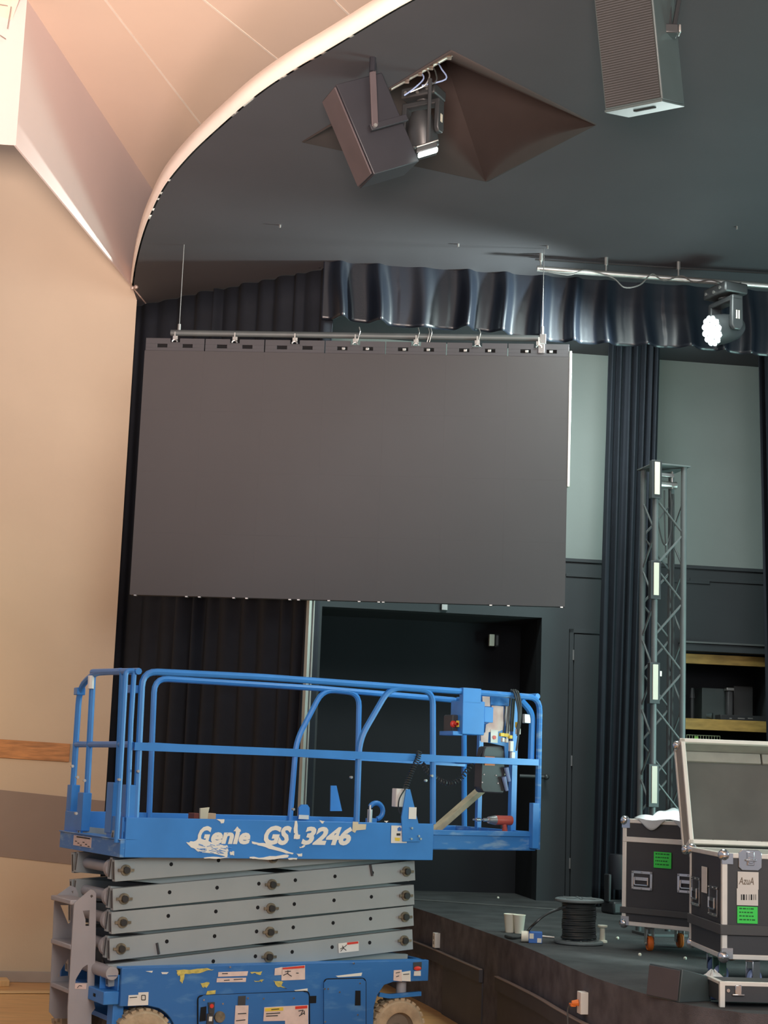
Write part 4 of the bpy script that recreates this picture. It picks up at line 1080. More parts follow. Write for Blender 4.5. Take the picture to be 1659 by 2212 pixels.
# lid: open tray hinged on back edge, leaning back
ld = bpy.data.objects.new('lid', None); COL.objects.link(ld); ld.parent = c2
ld.matrix_local = M.Translation((0, D2+.0, zt2+.02)) @ M.Rotation(math.radians(-22), 4, 'X')
LH = .70; LD = .19
MB().box((.004, LD-.012, .004), (W2-.004, LD, LH-.004)).build('lid_panel', 'foamd', ld)
b = MB().use('foam'); b.box((.004, .004, .004), (W2, LD-.01, .02)); b.box((.004, .004, LH-.02), (W2, LD-.01, LH-.004)); b.box((.004, .004, .02), (.02, LD-.01, LH-.02)); b.box((W2-.02, .004, .02), (W2-.004, LD-.01, LH-.02))
b.build('lid_wall', None, ld)
b = MB().use('foam')
for k in range(7): MB().box((.03+k*.155, LD-.05, .02), (.183+k*.155, LD-.012, .085)).build('foam_block', 'foam', ld, bevel=.004)
MB().box((.03, LD-.04, LH-.09), (.55, LD-.012, LH-.022)).build('foam_block', 'foam', ld, bevel=.004); MB().box((.56, LD-.04, LH-.09), (W2-.03, LD-.012, LH-.022)).build('foam_block', 'foam', ld, bevel=.004)
b = MB(); e = .026
b.box((0, -.004, 0), (W2, .022, e)); b.box((0, -.004, LH-e), (W2, .022, LH)); b.box((0, -.004, 0), (e, .022, LH)); b.box((W2-e, -.004, 0), (W2, .022, LH)); b.box((-.004, .0, LH-e), (e, LD, LH+.002)); b.box((-.004, LD-e, 0), (e*.6, LD+.003, LH)); b.box((-.004, 0, 0), (e, LD, e))
b.build('lid_trim', 'alu', ld, bevel=.003)
for zz in (.0, LH): b = MB(); b.ball((.0, .0+LD*.6, zz), .03, 12); b.build('corner_cap', 'chrome', ld)

# flat case in the foreground right
F0 = Pz(1556, 2176, HS)
fc = empty('flat_case', F0, math.radians(4), 'low flat black case with aluminium edges lying at the stage edge', 'case')
MB().box((.0, .0, .03), (1.0, .24, .125)).build('body', 'lam', fc)
b = MB(); b.box((-.003, -.004, .108), (1.0, .012, .130)); b.box((-.004, -.006, .0), (.024, .02, .130)); b.box((-.004, 0, .112), (.02, .24, .129)); b.build('edge_trim', 'alu', fc, bevel=.003)
b = MB(); b.box((.075, -.012, .06), (.11, 0, .115)); b.box((.06, -.014, .06), (.125, -.004, .07)); b.build('latch', 'chrome', fc, bevel=.004)
MB().cyl((.04, -.008, .085), (.04, 0, .085), .009, 10).build('rivet', 'chrome', fc)
# small wedge speaker on the stage edge
wp = [Pz(1467, 2166, HS), Pz(1396, 2150, HS), Pz(1440, 2128, HS), Pz(1521, 2150, HS)]
wp = [Pz(1467, 2166, HS), Pz(1396, 2151, HS)]
ww = wp[1]-wp[0]; perp = V((ww.y, -ww.x, 0)).normalized()
if perp.y < 0: perp = -perp
ms = empty('wedge_speaker', wp[0], 0, 'small dark wedge monitor speaker on the front edge of the carpeted stage', 'speaker')
htw = P(1472, 2094, wp[0].y).z-HS
tr = [V((0, 0, 0)), perp*.22, perp*.19+V((0, 0, htw*.78)), perp*.02+V((0, 0, htw))]
b = MB(); b.prism(tr, ww); b.build('cabinet', 'spk2', ms, bevel=.004)
b = MB(); o0 = V((0, 0, .008)) + ww*.03-perp*.003; b.hexa(o0, ww*.94, -perp*.004, V((0, 0, htw-.016))+perp*.018); b.build('grille', 'wedge', ms, bevel=.002)
# plastic bag & lavender item behind
bg = Pz(1548, 2156, HS)
def bgf(u, v):
    a = u*2*PI; r = (.085+.02*math.sin(3*a)+.012*math.sin(7*a+2))*math.sin(PI*min(.98, v*.75+.2)); return bg+V((r*math.cos(a)*.9, .1+r*math.sin(a)*.6, .13*v+.01*math.sin(5*a+4*v)))
lab(MB().grid(bgf, 30, 10).build('plastic_bag', 'bag', solid=.002, sharp=30), 'crumpled clear plastic bag between the wedge speaker and the flat case', 'bag')
q = Pz(1528, 2158, HS); lab(MB().box((q.x-.0, q.y-.02, HS), (q.x+.06, q.y+.03, HS+.07)).build('lavender_box', 'lav', bevel=.006), 'small lavender blue plastic item tucked behind the wedge speaker', 'box')

# cable spool
sp = Pz(1256, 2044, HS); spo = empty('cable_spool', V((sp.x, sp.y+.16, HS)), 0, 'large reel of black cable standing upright on the stage', 'cable reel')
RF = .172; HR = P(1256, 1940, sp.y+.16).z-HS
for z in (0, HR-.028):
    b = MB(); b.lathe([(.03, .0), (RF-.012, .0), (RF, .006), (RF, .020), (RF-.012, .026), (.03, .026), (.03, .0)], M.Translation((0, 0, z)), 40)
    for k in range(8):
        a = k*PI/4; b.box((.03, -.006, .026), (RF-.03, .006, .031), M.Translation((0, 0, z)) @ M.Rotation(a, 4, 'Z'))
    b.build('flange', 'spool', spo, bevel=.002)
MB().cyl((0, 0, .02), (0, 0, HR-.02), .07, 24).build('core', 'spool', spo)
b = MB(); nrow = 17; zz = .03; dz = (HR-.06)/nrow
rs = random.Random(3)
b.tube([V(((.112+(.006 if i < 40 else 0)+.003*math.sin(i*.7))*math.cos(2*PI*i/28), (.112+.003*math.sin(i*.7))*math.sin(2*PI*i/28), .036+dz*i/28+.002*math.sin(i*.31))) for i in range(28*nrow-6)], .0088, 8)
b.build('wound_cable', 'cable', spo)
lead = [V((spo.location.x-.10, spo.location.y-.05, HS+HR-.06)), P(1180, 1975, sp.y+.05), P(1150, 2000, sp.y+.05), Pz(1128, 2024, HS+.012), Pz(1106, 2026, HS+.011), Pz(1092, 2022, HS+.011)]
lead = [p for p in lead]; 
ld_ = MB().tube(dense(lead, 6), .0095, 8).build('cable_end', 'cable'); lab(ld_, 'loose end of black cable running from the reel to the paper cups', 'cable')
# small cream reel
q = Pz(1301, 2036, HS); b = MB(); b.lathe([(.001, 0), (.036, 0), (.036, .012), (.02, .02), (.018, .10), (.036, .108), (.036, .12), (.001, .12)], M.Translation(q), 24)
lab(b.build('small_reel', 'cup', sharp=30), 'small empty cream plastic reel beside the black cable reel', 'reel')
# cups
for k, (x, y, lb) in enumerate(((1101, 2014, 'left of two white paper cups side by side on the stage'), (1121, 2016, 'right of two white paper cups side by side on the stage, before the cable reel'))):
    q = Pz(x, y, HS); hc = .135; b = MB(); b.lathe([(.0008, .004), (.031, .0), (.033, .006), (.046, hc-.006), (.0485, hc-.003), (.047, hc), (.0445, hc-.004), (.031, .012), (.0008, .01)], M.Translation(q), 28)
    lab(b.build('paper_cup', 'cup', sharp=40), lb, 'cup', 'white paper cups on the stage')
# product box with blue print and a rod
q = Pz(1120, 2036, HS); ab = empty('supply_box', q, math.radians(-4), 'small white and blue package lying on the stage in front of the paper cups', 'package')
b = MB(); b.cyl((.02, .04, .04), (.07, .04, .04), .038, 16); b.build('roll', 'cup', ab); MB().box((.07, .0, .0), (.165, .08, .075)).build('carton', 'bluebox', ab, bevel=.003)
MB().box((.075, -.002, .03), (.105, .001, .065)).build('carton_print', 'cup', ab); MB().box((.13, -.002, .005), (.16, .001, .035)).build('carton_print', 'cup', ab)
MB().cyl((.165, .04, .045), (.25, .05, .04), .008, 8).build('rod', 'steel', ab)
# debris dots
for k, (x, y) in enumerate(((1334, 2029), (1480, 2073), (1382, 2065), (1076, 1941))):
    q = Pz(x, y, HS); b = MB(); b.ball(q+V((0, 0, .008)), .012, 8); lab(b.build('paper_scrap', 'cup'), ['tiny white scrap on the stage left of the orange caster', 'tiny white scrap on the stage under the open case', 'tiny white scrap on the stage below the orange caster', 'tiny pale scrap far back on the stage floor'][k], 'scrap')
# wall plates on the stage front
def on_front(px, py, w_, h_, name, label, m, extra=None):
    i = near(px); a = SD[i]; t = (SD[i+1]-SD[i-1]).normalized(); nn = V((t.y, -t.x, 0))
    pl = Pln(a, math.atan2(t.y, t.x)); s_, z_ = pl.hit(px, py)
    o = empty(name, pl.w(s_, z_, -.04), pl.ang, label, 'wall plate')
    MB().box((-w_/2, -.004, -h_/2), (w_/2, .045, h_/2)).build('plate', m, o, bevel=.003); return o
o = on_front(948, 2031, .075, .118, 'outlet_plate', 'pale outlet plate on the far part of the stage front', 'white')
b = MB(); b.box((-.016, -.006, .008), (.016, -.002, .034)); b.box((-.016, -.006, -.034), (.016, -.002, -.008)); b.build('socket', 'foam', o, bevel=.003)
o = on_front(1266, 2166, .078, .125, 'outlet_plate', 'pale outlet plate with an orange plug on the near stage front', 'white')
b = MB(); b.tube([(0, -.005, .0), (-.01, -.045, -.005)], .02, 8, r2=.015); b.box((-.05, -.05, -.025), (0, -.02, -.008)); b.build('plug', 'orange', o, bevel=.003)
b = MB(); b.tube(dense([V((-.02, -.045, -.01)), V((-.055, -.055, -.05)), V((-.06, -.05, -.14)), V((-.055, -.045, -.24)), V((-.05, -.045, -.6))], 5), .005, 6); b.build('plug_cord', 'strap', o)

# ---- truss tower
TY = 12.5
tb_ = P(1411, 1640, TY); TO = V((P(1412, 1500, TY).x, TY, HS))
ts = .24; ZTT = P(1420, 1005, TY).z-HS
tw = empty('truss_tower', TO, math.radians(14), 'dark metal box truss tower with white light bars standing behind the cases', 'truss')
for (x, y) in ((0, 0), (ts, 0), (0, ts), (ts, ts)):
    MB().cyl((x, y, .02), (x, y, ZTT), .024, 12).build('chord', 'truss', tw)
step = .27
def braces(a, c, flip, name='brace'):
    b = MB(); z = .1; k = flip
    while z+step < ZTT-.05:
        p0, p1 = (a, c) if k % 2 == 0 else (c, a)
        b.cyl((p0[0], p0[1], z), (p1[0], p1[1], z+step), .009, 7); z += step; k += 1
    b.build(name, 'truss', tw)
braces((0, 0), (ts, 0), 0); braces((0, ts), (ts, ts), 1); braces((0, 0), (0, ts), 1); braces((ts, 0), (ts, ts), 0)
MB().box((-.04, -.04, ZTT), (ts+.04, ts+.04, ZTT+.012)).build('top_plate', 'truss', tw, bevel=.003)
MB().box((-.04, -.04, 0), (ts+.04, ts+.04, .02)).build('base_plate', 'truss', tw, bevel=.003)
TP = Pln(TO, math.radians(14))
def tz(y): return TP.hit(1411, y)[1]-HS
for (ya, yb) in ((1000, 1070), (1217, 1287), (1436, 1512), (1655, 1735)):
    z0, z1 = tz(yb), tz(ya)
    lo = bpy.data.objects.new('light_bar', None); COL.objects.link(lo); lo.parent = tw; lo.location = (-.01, -.02, z0)
    MB().box((-.045, -.03, -.03), (.04, .02, z1-z0+.015)).build('housing', 'fixture', lo, bevel=.003)
    MB().box((-.022, -.036, 0), (.022, -.028, z1-z0)).build('diffuser', 'lwhite', lo, bevel=.002)
p0 = (.05, .12, ZTT-.12)
b = MB().use('steel'); b.cyl((.03, .1, ZTT-.13), (ts-.02, .1, ZTT-.13), .03, 14); b.box((.04, .07, ZTT-.07), (ts-.05, .1, ZTT-.04)); b.cyl((ts-.06, .09, ZTT-.16), (ts-.06, .09, ZTT-.02), .01, 8); b.build('crossbar', None, tw, bevel=.003)
rs = random.Random(5)
for k in range(3):
    pts = [V((.06+.05*k, .08, ZTT-.18)), V((.05+.06*k, .07, ZTT-.4)), V((.1+.02*k, .05, ZTT-.62-.1*k)), V((.16, .06, ZTT-.5)), V((.19, .1, ZTT-.2))]
    MB().tube(dense(pts, 6), .006, 6).build('cable_loop', 'cable', tw)
MB().tube([(ts-.05, .1, ZTT-.2), (ts-.045, .09, ZTT-1.3), (ts-.05, .1, .3)], .014, 7).build('cable_run', 'cable', tw)
q = TP.hit(1425, 1455); MB().box((q[0]-.02, .005, q[1]-HS-.02), (q[0]+.02, .01, q[1]-HS+.02)).build('tag', 'white', tw)

# ---- cabinet with wooden shelves in the back wall
cab = empty('shelf_unit', BW.w(sh_l, HS, .02), BW.ang, 'dark recessed shelf unit with two pine boards at the right of the back wall', 'shelf')
CWd = 5.5-sh_l; zc = lambda y: BW.hit(1570, y)[1]-HS
b = MB(); ztc = sh_t-HS
b.box((0, .6, 0), (CWd, .63, ztc)); b.box((-.02, .0, 0), (.0, .63, ztc)); b.box((CWd, 0, 0), (CWd+.02, .63, ztc)); b.box((0, 0, ztc-.02), (CWd, .6, ztc)); b.build('carcass', 'alc', cab)
MB().box((-.02, -.14, zc(1412)), (CWd, .0, zc(1396))).build('header', 'bdark', cab, bevel=.004)
MB().box((-.02, -.16, zc(1395.5)), (CWd, .0, zc(1391.5))).build('ledge', 'truss', cab, bevel=.002)
for (ya, yb) in ((1437, 1416), (1579, 1555)):
    b = MB(); b.box((.0, -.03, zc(ya)), (CWd, .0, zc(yb))); b.box((0, 0, zc(yb)-.02), (CWd, .58, zc(yb))); b.build('shelf_board', 'shelf', cab, bevel=.003)
zs = HS+zc(1555)
def shelf_thing(px0, px1, yt, name, m, label, cat, dpt=.2, n0=.1, base=None, bev=.005):
    s0 = BW.hit(px0, 1500)[0]; s1 = BW.hit(px1, 1500)[0]; zt2_ = BW.hit(px0, yt)[1]; zb_2 = base or zs
    o = MB().hexa(BW.w(s0, zb_2, n0), BW.u*(s1-s0), BW.n*dpt, (0, 0, zt2_-zb_2)).build(name, m, bevel=bev); return lab(o, label, cat)
shelf_thing(1540, 1605, 1482, 'equipment_box', 'spk2', 'dark grey equipment box standing on the middle pine shelf', 'box', .25, .32)
shelf_thing(1610, 1652, 1478, 'equipment_box', 'dgrey', 'black upright box on the middle shelf, right of the grey box', 'box', .25, .32)
o = shelf_thing(1558, 1659, 1543, 'rack_unit', 'fixture', 'low black rack unit lying at the front of the middle shelf', 'device', .16, .02)
b = MB()
for (x, w_) in ((1577, 6), (1595, 17), (1617, 12)):
    s0 = BW.hit(x, 1550)[0]; z_ = BW.hit(x, 1553)[1]; b.hexa(BW.w(s0, z_, .015), BW.u*(w_/1659*7), BW.n*.004, (0, 0, .012))
b.build('front_mark', 'steel', o)
b = MB(); s0, z0_ = BW.hit(1595, 1490); b.hexa(BW.w(s0-.04, zs, .21), BW.u*.07, BW.n*.07, (0, 0, z0_-zs)); cb2 = b.build('bottle', 'dgrey', bevel=.02); lab(cb2, 'dark bottle with a silver cap standing before the grey box', 'bottle')
b = MB(); b.hexa(BW.w(s0-.045, z0_, .205), BW.u*.08, BW.n*.08, (0, 0, .03)); b.build('cap', 'steel', cb2, bevel=.004)
b = MB(); s0, z0_ = BW.hit(1510, 1495); b.tube([BW.w(s0, zs, .2), BW.w(s0, z0_-.05, .2)], .02, 10); b.tube([BW.w(s0, z0_-.05, .2), BW.w(s0, z0_+.05, .2)], .028, 10, r2=.018)
lab(b.build('microphone', 'fixture'), 'black microphone standing upright at the left of the middle shelf', 'microphone')
b = MB(); s0 = BW.hit(1548, 1550)[0]; b.tube([BW.w(s0-.05, zs+.04, .15), BW.w(s0+.0, zs+.035, .12)], .02, 10, r2=.035); lab(b.build('flashlight', 'spk2'), 'small grey torch lying left of the black rack unit', 'torch')
# green wire basket under the second shelf
s0, z0_ = BW.hit(1487, 1612); s1, z1_ = BW.hit(1559, 1590)
bk_ = empty('wire_basket', BW.w(s0, HS+.01, .05), BW.ang, 'green-grey wire mesh crate below the pine shelf behind the open case', 'crate')
b = MB(); zz1 = z1_-HS-.01; zz0 = zz1-.35; Lb = s1-s0
for k in range(13): x = Lb*k/12; b.cyl((x, 0, zz0), (x, 0, zz1), .004, 5)
for k in range(9): z = zz0+(zz1-zz0)*k/8; b.cyl((0, 0, z), (Lb, 0, z), .004, 5); b.cyl((0, 0, z), (0, .4, z), .004, 5); b.cyl((Lb, 0, z), (Lb, .4, z), .004, 5)
b.build('mesh_side', 'net', bk_)
MB().box((0, 0, 0), (Lb, .4, zz0)).build('crate_base', 'fixture', bk_)
b = MB(); b.box((Lb*.22, -.01, zz1-.16), (Lb*.34, -.004, zz1-.01)); b.build('tag', 'limeg', bk_, bevel=.002)

# ---- alcove fittings
q = BW.hit(1061, 1382)
ap = Pln(BW.w(0, 0, .7), BW.ang)
s_, z_ = ap.hit(1061, 1383)
o = empty('wall_light', ap.w(s_, z_, 0), BW.ang, 'small white rectangular fixture high in the dark opening', 'fixture')
MB().box((-.025, -.03, -.06), (.03, .02, .06)).build('cover', 'cup', o, bevel=.006); MB().box((.03, -.02, -.07), (.09, .02, .07)).build('housing', 'fixture', o, bevel=.02)
MB().cyl((.0, .01, 0), (.0, .21, 0), .01, 8).build('stem', 'fixture', o)
s0, z0_ = BW.hit(1118, 1676); s1, z1_ = BW.hit(1176, 1680)
o = empty('push_bar', BW.w(s0, z0_, -.08), BW.ang, 'dark horizontal bar sticking out at the right edge of the opening', 'bar')
MB().cyl((0, 0, 0), (s1-s0, 0, 0), .018, 12).build('bar', 'fixture', o); MB().ball((s1-s0, 0, 0), .03).build('knob', 'fixture', o); MB().cyl((s1-s0, 0, 0), (s1-s0, .09, 0), .012, 8).build('bar_mount', 'fixture', o)
# low dark frame on the floor in the opening
q0_ = Pz(1085, 1921, HS); o = empty('floor_frame', q0_, math.radians(5), 'low dark metal frame standing on the stage in the opening', 'frame')
MB().box((0, 0, .0), (.36, .25, .02)).build('tray', 'fixture', o); MB().tube([(0, 0, 0), (0, 0, .20), (.33, 0, .19), (.33, 0, 0)], .008, 6).build('bar', 'spool', o)
q = LP.hit(959, 1309); 
s_, z_ = BW.hit(959, 1310); o = empty('header_clip', BW.w(s_, z_, -.02), BW.ang, 'small pale metal clip on the header under the screen', 'clip')
MB().box((-.03, -.02, -.04), (.03, .02, .04)).build('clip_plate', 'steel', o, bevel=.004)

# ---- moving heads
def moving_head(loc, yaw, tilt, label, lit, s=1.0, hang=True, name='moving_head_light', roll=0):
    """hangs from its base; local z down the yoke"""
    o = empty(name, loc, yaw, label, 'stage light'); o.scale = (s, s, s)
    b = MB(); b.box((-.16, -.11, -.09), (.16, .11, 0)); b.build('base', 'fixture', o, bevel=.015)
    b = MB()
    for (x, z) in ((-.11, -.05), (.0, -.06), (.09, -.045)): b.cyl((x, -.112, z), (x, -.118, z), .014, 12)
    b.build('connector', 'steel', o)
    b = MB()
    b.tube(rounded([(0, 0, -.09), (.0, 0, -.11)], .01), .06, 14)
    for sx in (-1, 1): b.prism([(sx*.13, y_, z_) for y_, z_ in ((-.05, -.13), (.05, -.13), (.055, -.36), (.03, -.40), (-.03, -.40), (-.055, -.36))], (sx*.045, 0, 0))
    b.box((-.175, -.05, -.155), (.175, .05, -.11)); yk = b.build('yoke', 'fixture', o, bevel=.015)
    b = MB()
    for dx in (-.012, .010): b.box((.13*0+.176, dx-.006, -.31), (.178, dx+.006, -.24)); b.box((-.178, dx-.006, -.31), (-.176, dx+.006, -.24)); 
    b.build('yoke_mark', 'lwhite', yk)
    hd = bpy.data.objects.new('head', None); COL.objects.link(hd); hd.parent = o; hd.location = (0, 0, -.35); hd.rotation_euler = (tilt, 0, 0)
    b = MB(); b.lathe([(.001, .16), (.06, .155), (.10, .10), (.12, .0), (.125, -.10), (.125, -.13), (.11, -.132), (.001, -.128)], M.Identity(4), 28); b.build('shell', 'fixture', hd)
    b = MB()
    pos = [(0, 0)]+[(.052*math.cos(k*PI/3), .052*math.sin(k*PI/3)) for k in range(6)]+[(.100*math.cos(k*PI/6), .100*math.sin(k*PI/6)) for k in range(12)]
    for (x, y) in pos: b.lathe([(.0005, -.148), (.018, -.145), (.0255, -.134), (.0255, -.126)], M.Translation((x, y, 0)), 12)
    b.build('lens', 'glow' if lit else 'dgrey', hd)
    return o
ml = P(1567, 620, 12.7)
mh = moving_head(ml, math.radians(-68), math.radians(-74), 'black moving head light with a glaring white lens cluster below the right pipe', True, 1.0)
# lighting pipe right
pa = P(1160, 580, 12.8); pb = P(1720, 622, 12.95); 
lp_ = empty('lighting_pipe', pa, math.atan2(pb.y-pa.y, pb.x-pa.x), 'dark metal pipe below the stage ceiling carrying the lit moving head', 'pipe')
lp_.location = pa; Lp = (V((pb.x, pb.y, 0))-V((pa.x, pa.y, 0))).length
zav = .5*(pa.z+pb.z); 
MB().cyl((0, 0, 0), (Lp, 0, pb.z-pa.z), .024, 12).build('pipe', 'steel', lp_)
for px in (1168, 1308, 1464):
    t = (px-1160)/560*Lp; b = MB(); b.cyl((t, 0, 0), (t, 0, H-pa.z), .008, 8); b.cyl((t, 0, (H-pa.z)*.5), (t, 0, (H-pa.z)), .016, 8); b.build('hanger', 'steel', lp_)
pts = [V((.02, -.03, -.02)), V((.25, -.035, -.05)), V((.4, -.03, .0)), V((.62, -.03, -.05)), V((.72, -.04, -.13)), V((.85, -.04, -.10)), V((.95, -.035, .0)), V((1.05, -.03, -.05)), V((1.2, -.03, .0)), V((1.3, -.035, -.05)), V((1.45, -.03, -.02)), V((1.6, -.03, -.06)), V((1.7, -.03, -.03))]
MB().tube(dense(pts, 5), .006, 6).build('draped_cable', 'strap', lp_)
MB().tube([V((0, .1, H-pa.z-.02)), V((Lp, .1, H-pa.z-.02))], .008, 6).build('ceiling_conduit', 'fixture', lp_)

# ceiling center speaker
def boxspk(name, O, a, bb, c, label, m='spk'):
    o = empty(name, O, 0, label, 'speaker'); MB().hexa((0, 0, 0), a, bb, c).build('cabinet', m, o, bevel=.006); return o
O1 = P(808, 377, 9.3); up1 = V((-.249, -.07, .535)); dp1 = V((.272, .118, .142)); th1 = V((-.088, .217, -.012))
s1 = boxspk('ceiling_speaker', O1, up1, dp1, th1, 'black box loudspeaker on a yoke hanging from the black ceiling near the arc edge')
nn_ = up1.cross(th1).normalized(); 
if nn_.dot(dp1) > 0: nn_ = -nn_
b = MB(); b.hexa(nn_*.002+up1*.02+th1*.04, up1*.96, th1*.92, nn_*.012); b.build('grille', 'grille', s1, bevel=.003)
fn_ = up1.cross(dp1).normalized()
if fn_.dot(V((0, -1, 0))) < 0: fn_ = -fn_
# yoke bracket
pA = P(800, 155, 9.2)-O1; 
b = MB(); k0 = up1*.52+dp1*.36+fn_*.02; 
t_ = (P(800, 160, 9.25)-O1); k1 = up1*.42+dp1*.10+fn_*.02
k1 = P(805, 277, 9.28)-O1; 
ba = MB(); w_ = dp1.normalized()*.045
ba.hexa(k1-w_*.5+fn_*.03, t_-k1, w_, fn_*.012); ba.build('yoke_arm', 'grille', s1, bevel=.003)
b = MB(); b.hexa(k1-w_*.6-up1.normalized()*.02+fn_*.003, dp1*.80, up1.normalized()*.04, fn_*.03); b.build('yoke_plate', 'spk', s1, bevel=.003)
b = MB(); b.cyl(k1+fn_*.03, k1+fn_*.05, .012, 10); b.build('bolt', 'steel', s1)
b = MB(); tt = t_+fn_*.03; b.cyl(tt, V((tt.x, tt.y+.02, H-O1.z)), .02, 10); b.cyl(up1+dp1*.8, V(((up1+dp1*.8).x, (up1+dp1*.8).y, H-O1.z)), .02, 10); b.build('hanger', 'spk', s1)
# column speaker at top right
O2 = P(1432, 214, 7.8); up2 = V((-.074, -.118, .477))*1.9; dp2 = V((.165, .265, .092))*.96; fr2 = V((-.271, .169, 0))*1.0
s2 = boxspk('column_speaker', O2, up2, dp2, fr2, 'tall grey column loudspeaker with ribbed grille hanging at the top right', 'spk2')
nf = up2.cross(fr2).normalized()
if nf.dot(dp2) > 0: nf = -nf
b = MB(); b.hexa(fr2*.03+up2*.012+nf*.001, up2*.985, fr2*.94, nf*.006); gr = b.build('grille', 'pin', s2)
b = MB(); 
for k in range(72): b.hexa(fr2*.035+up2*(.016+k*.0135)+nf*.007, up2*.0058, fr2*.93, nf*.004)
b.build('grille_rib', 'dgrey', gr)
b = MB().use('spk2'); dn = up2.normalized(); b.hexa(-dn*.012-fr2*.0+nf*.012, dn*.012, fr2, dp2*1.0-nf*.012); b.build('bottom_cap', None, s2, bevel=.003)
b = MB(); b.hexa(fr2*.3+dp2*.35-dn*.016, fr2*.35, dp2*.12, dn*.005); b.build('bottom_slot', 'hole', s2)
sn = up2.cross(dp2).normalized()
if sn.dot(fr2) > 0: sn = -sn
m0 = dp2*.35+up2*.175+sn*.02
m0 = P(1452, 62, 7.85)-O2
b = MB(); b.box(m0+V((-.05, -.02, -.03)), m0+V((.03, .06, .02))); b.build('mount', 'fixture', s2, bevel=.006)
b = MB(); b.box(m0+V((.03, -.02, -.025)), m0+V((.045, .04, .02))); b.build('mount_cap', 'steel', s2, bevel=.006)
for (xa, xb) in ((1440, 1432), (1448, 1447), (1456, 1478)):
    b = MB(); b.tube([P(xa, 60, 7.86)-O2, P(xb, -60, 7.95)-O2, V((P(xb, -60, 7.95)-O2).to_tuple()[:2]+(H-O2.z,))], .008 if xa < 1450 else .013, 8); b.build('hanger', 'fixture', s2)

# ---- rig in the recess: batten, moving head, lit bar
ra = P(842, 188, 9.75); rb = P(983, 110, 9.75)
rg = empty('recess_batten', ra, 0, 'short pale pipe with clamps and wires crossing the ceiling recess', 'pipe')
D_ = rb-ra
MB().cyl((0, 0, 0), D_, .024, 12).build('pipe', 'copper', rg)
MB().hexa(V((0, .02, .03)), D_, (0, .02, 0), (0, 0, .035)).build('channel', 'fixture', rg, bevel=.003)
b = MB()
for t in (.25, .45, .62, .9): p = D_*t; b.box(p+V((-.02, -.035, -.03)), p+V((.02, .02, .035)))
b.build('clamp', 'copper', rg, bevel=.004)
for k in range(4):
    p = D_*(.45+.09*k); b = MB(); b.tube(dense([p, p+V((.03, -.02, -.06)), p+V((-.03+.03*k, -.02, -.13)), p+V((-.09, 0, -.17))], 5), .005, 6); b.build('loose_wire', ['bluewheel', 'steel', 'cable', 'bluewheel'][k], rg)
MB().cyl(D_*.15+V((0, 0, .02)), V((D_.x*.15, D_.y*.15, H-ra.z+.3)), .014, 8).build('hanger', 'steel', rg)
MB().cyl(D_*.85+V((0, 0, .02)), V((D_.x*.85, D_.y*.85, H-ra.z+.3)), .014, 8).build('hanger', 'steel', rg)
m2 = P(915, 195, 10.0)
moving_head(m2, math.radians(-28), math.radians(20), 'dark unlit moving head light hanging in the ceiling recess behind the speaker', False, .78)
lb0 = P(903, 334, 9.35); lb1 = P(946, 321, 9.35)
lbo = empty('light_strip', lb0, 0, 'small glowing white light strip at the bottom of the recess fixtures', 'light')
MB().hexa((0, 0, -.016), lb1-lb0, (0, .03, 0), (0, 0, .032)).build('lit_tube', 'glowbar', lbo, bevel=.01)
dd = (lb1-lb0); MB().hexa(V((-.01, .05, .03)), dd*1.05, (0, .14, 0), (0, 0, .05)).build('housing', 'fixture', lbo, bevel=.005)
MB().tube([V((-.01, -.01, .045)), dd+V((0, -.01, .05))], .004, 6).build('housing_edge', 'steel', lbo)
MB().tube([dd*.5+V((0, .07, .07)), dd*.5+V((0, .07, .5))], .012, 8).build('hanger', 'fixture', lbo)
# dark par can left of case 1
q = Pz(1322, 1950, HS); q = V((P(1338, 1900, 14.6).x, 14.6, HS))
pc = empty('floor_moving_light', q, math.radians(20), 'black moving light standing on the stage floor left of the road case', 'stage light')
MB().box((-.12, -.12, 0.0), (.12, .12, .11)).build('base', 'fixture', pc, bevel=.02)
b = MB(); b.prism([(-.13, y, z) for y, z in ((-.04, .10), (.04, .10), (.05, .34), (-.05, .34))], (.03, 0, 0)); b.box((-.13, -.04, .1), (.13, .04, .12)); b.prism([(.10, y, z) for y, z in ((-.04, .10), (.04, .10), (.05, .34), (-.05, .34))], (.03, 0, 0)); b.build('yoke', 'fixture', pc, bevel=.01)
b = MB(); b.lathe([(.001, -.13), (.08, -.12), (.1, -.02), (.1, .15), (.09, .18), (.001, .18)], M.Translation((0, 0, .33)), 20); b.build('head', 'spk', pc)
b = MB(); b.cyl((.13, 0, .42), (.15, 0, .42), .015, 8); b.cyl((.13, 0, .36), (.15, 0, .36), .015, 8); b.build('knob', 'white', pc)
# drape hardware near valance left end
q = P(692, 548, 13.4); b = MB(); b.box(q+V((-.02, -.02, -.08)), q+V((.02, .02, .05))); b.cyl(q+V((0, 0, -.02)), V((q.x, q.y, H)), .012, 8)
lab(b.build('drape_hanger', 'copper', bevel=.004), 'small metal hanger between the black curtain and the valance', 'hanger')
for k, (x, y) in enumerate(((605, 487), (1592, 490), (990, 528), (1183, 532))):
    q = Pz(x, y, H-.004); b = MB(); b.cyl(q+V((0, 0, .006)), q-V((0, 0, .02)), .008, 8)
    lab(b.build('ceiling_hook', 'steel'), ['tiny pale ceiling hook above the left part of the screen', 'tiny pale ceiling hook at the far right of the black ceiling', 'tiny pale ceiling hook above the valance middle', 'tiny pale ceiling hook by the right screen wire'][k], 'hook')
# little bolts at wall/ceiling corner
b = MB(); 
for (x, y) in ((286, 622), (294, 620)): q = P(x, y, 14.0); b.ball(q, .02, 8)
lab(b.build('corner_bracket', 'copper'), 'small metal fitting at the top corner of the cream wall', 'bracket')

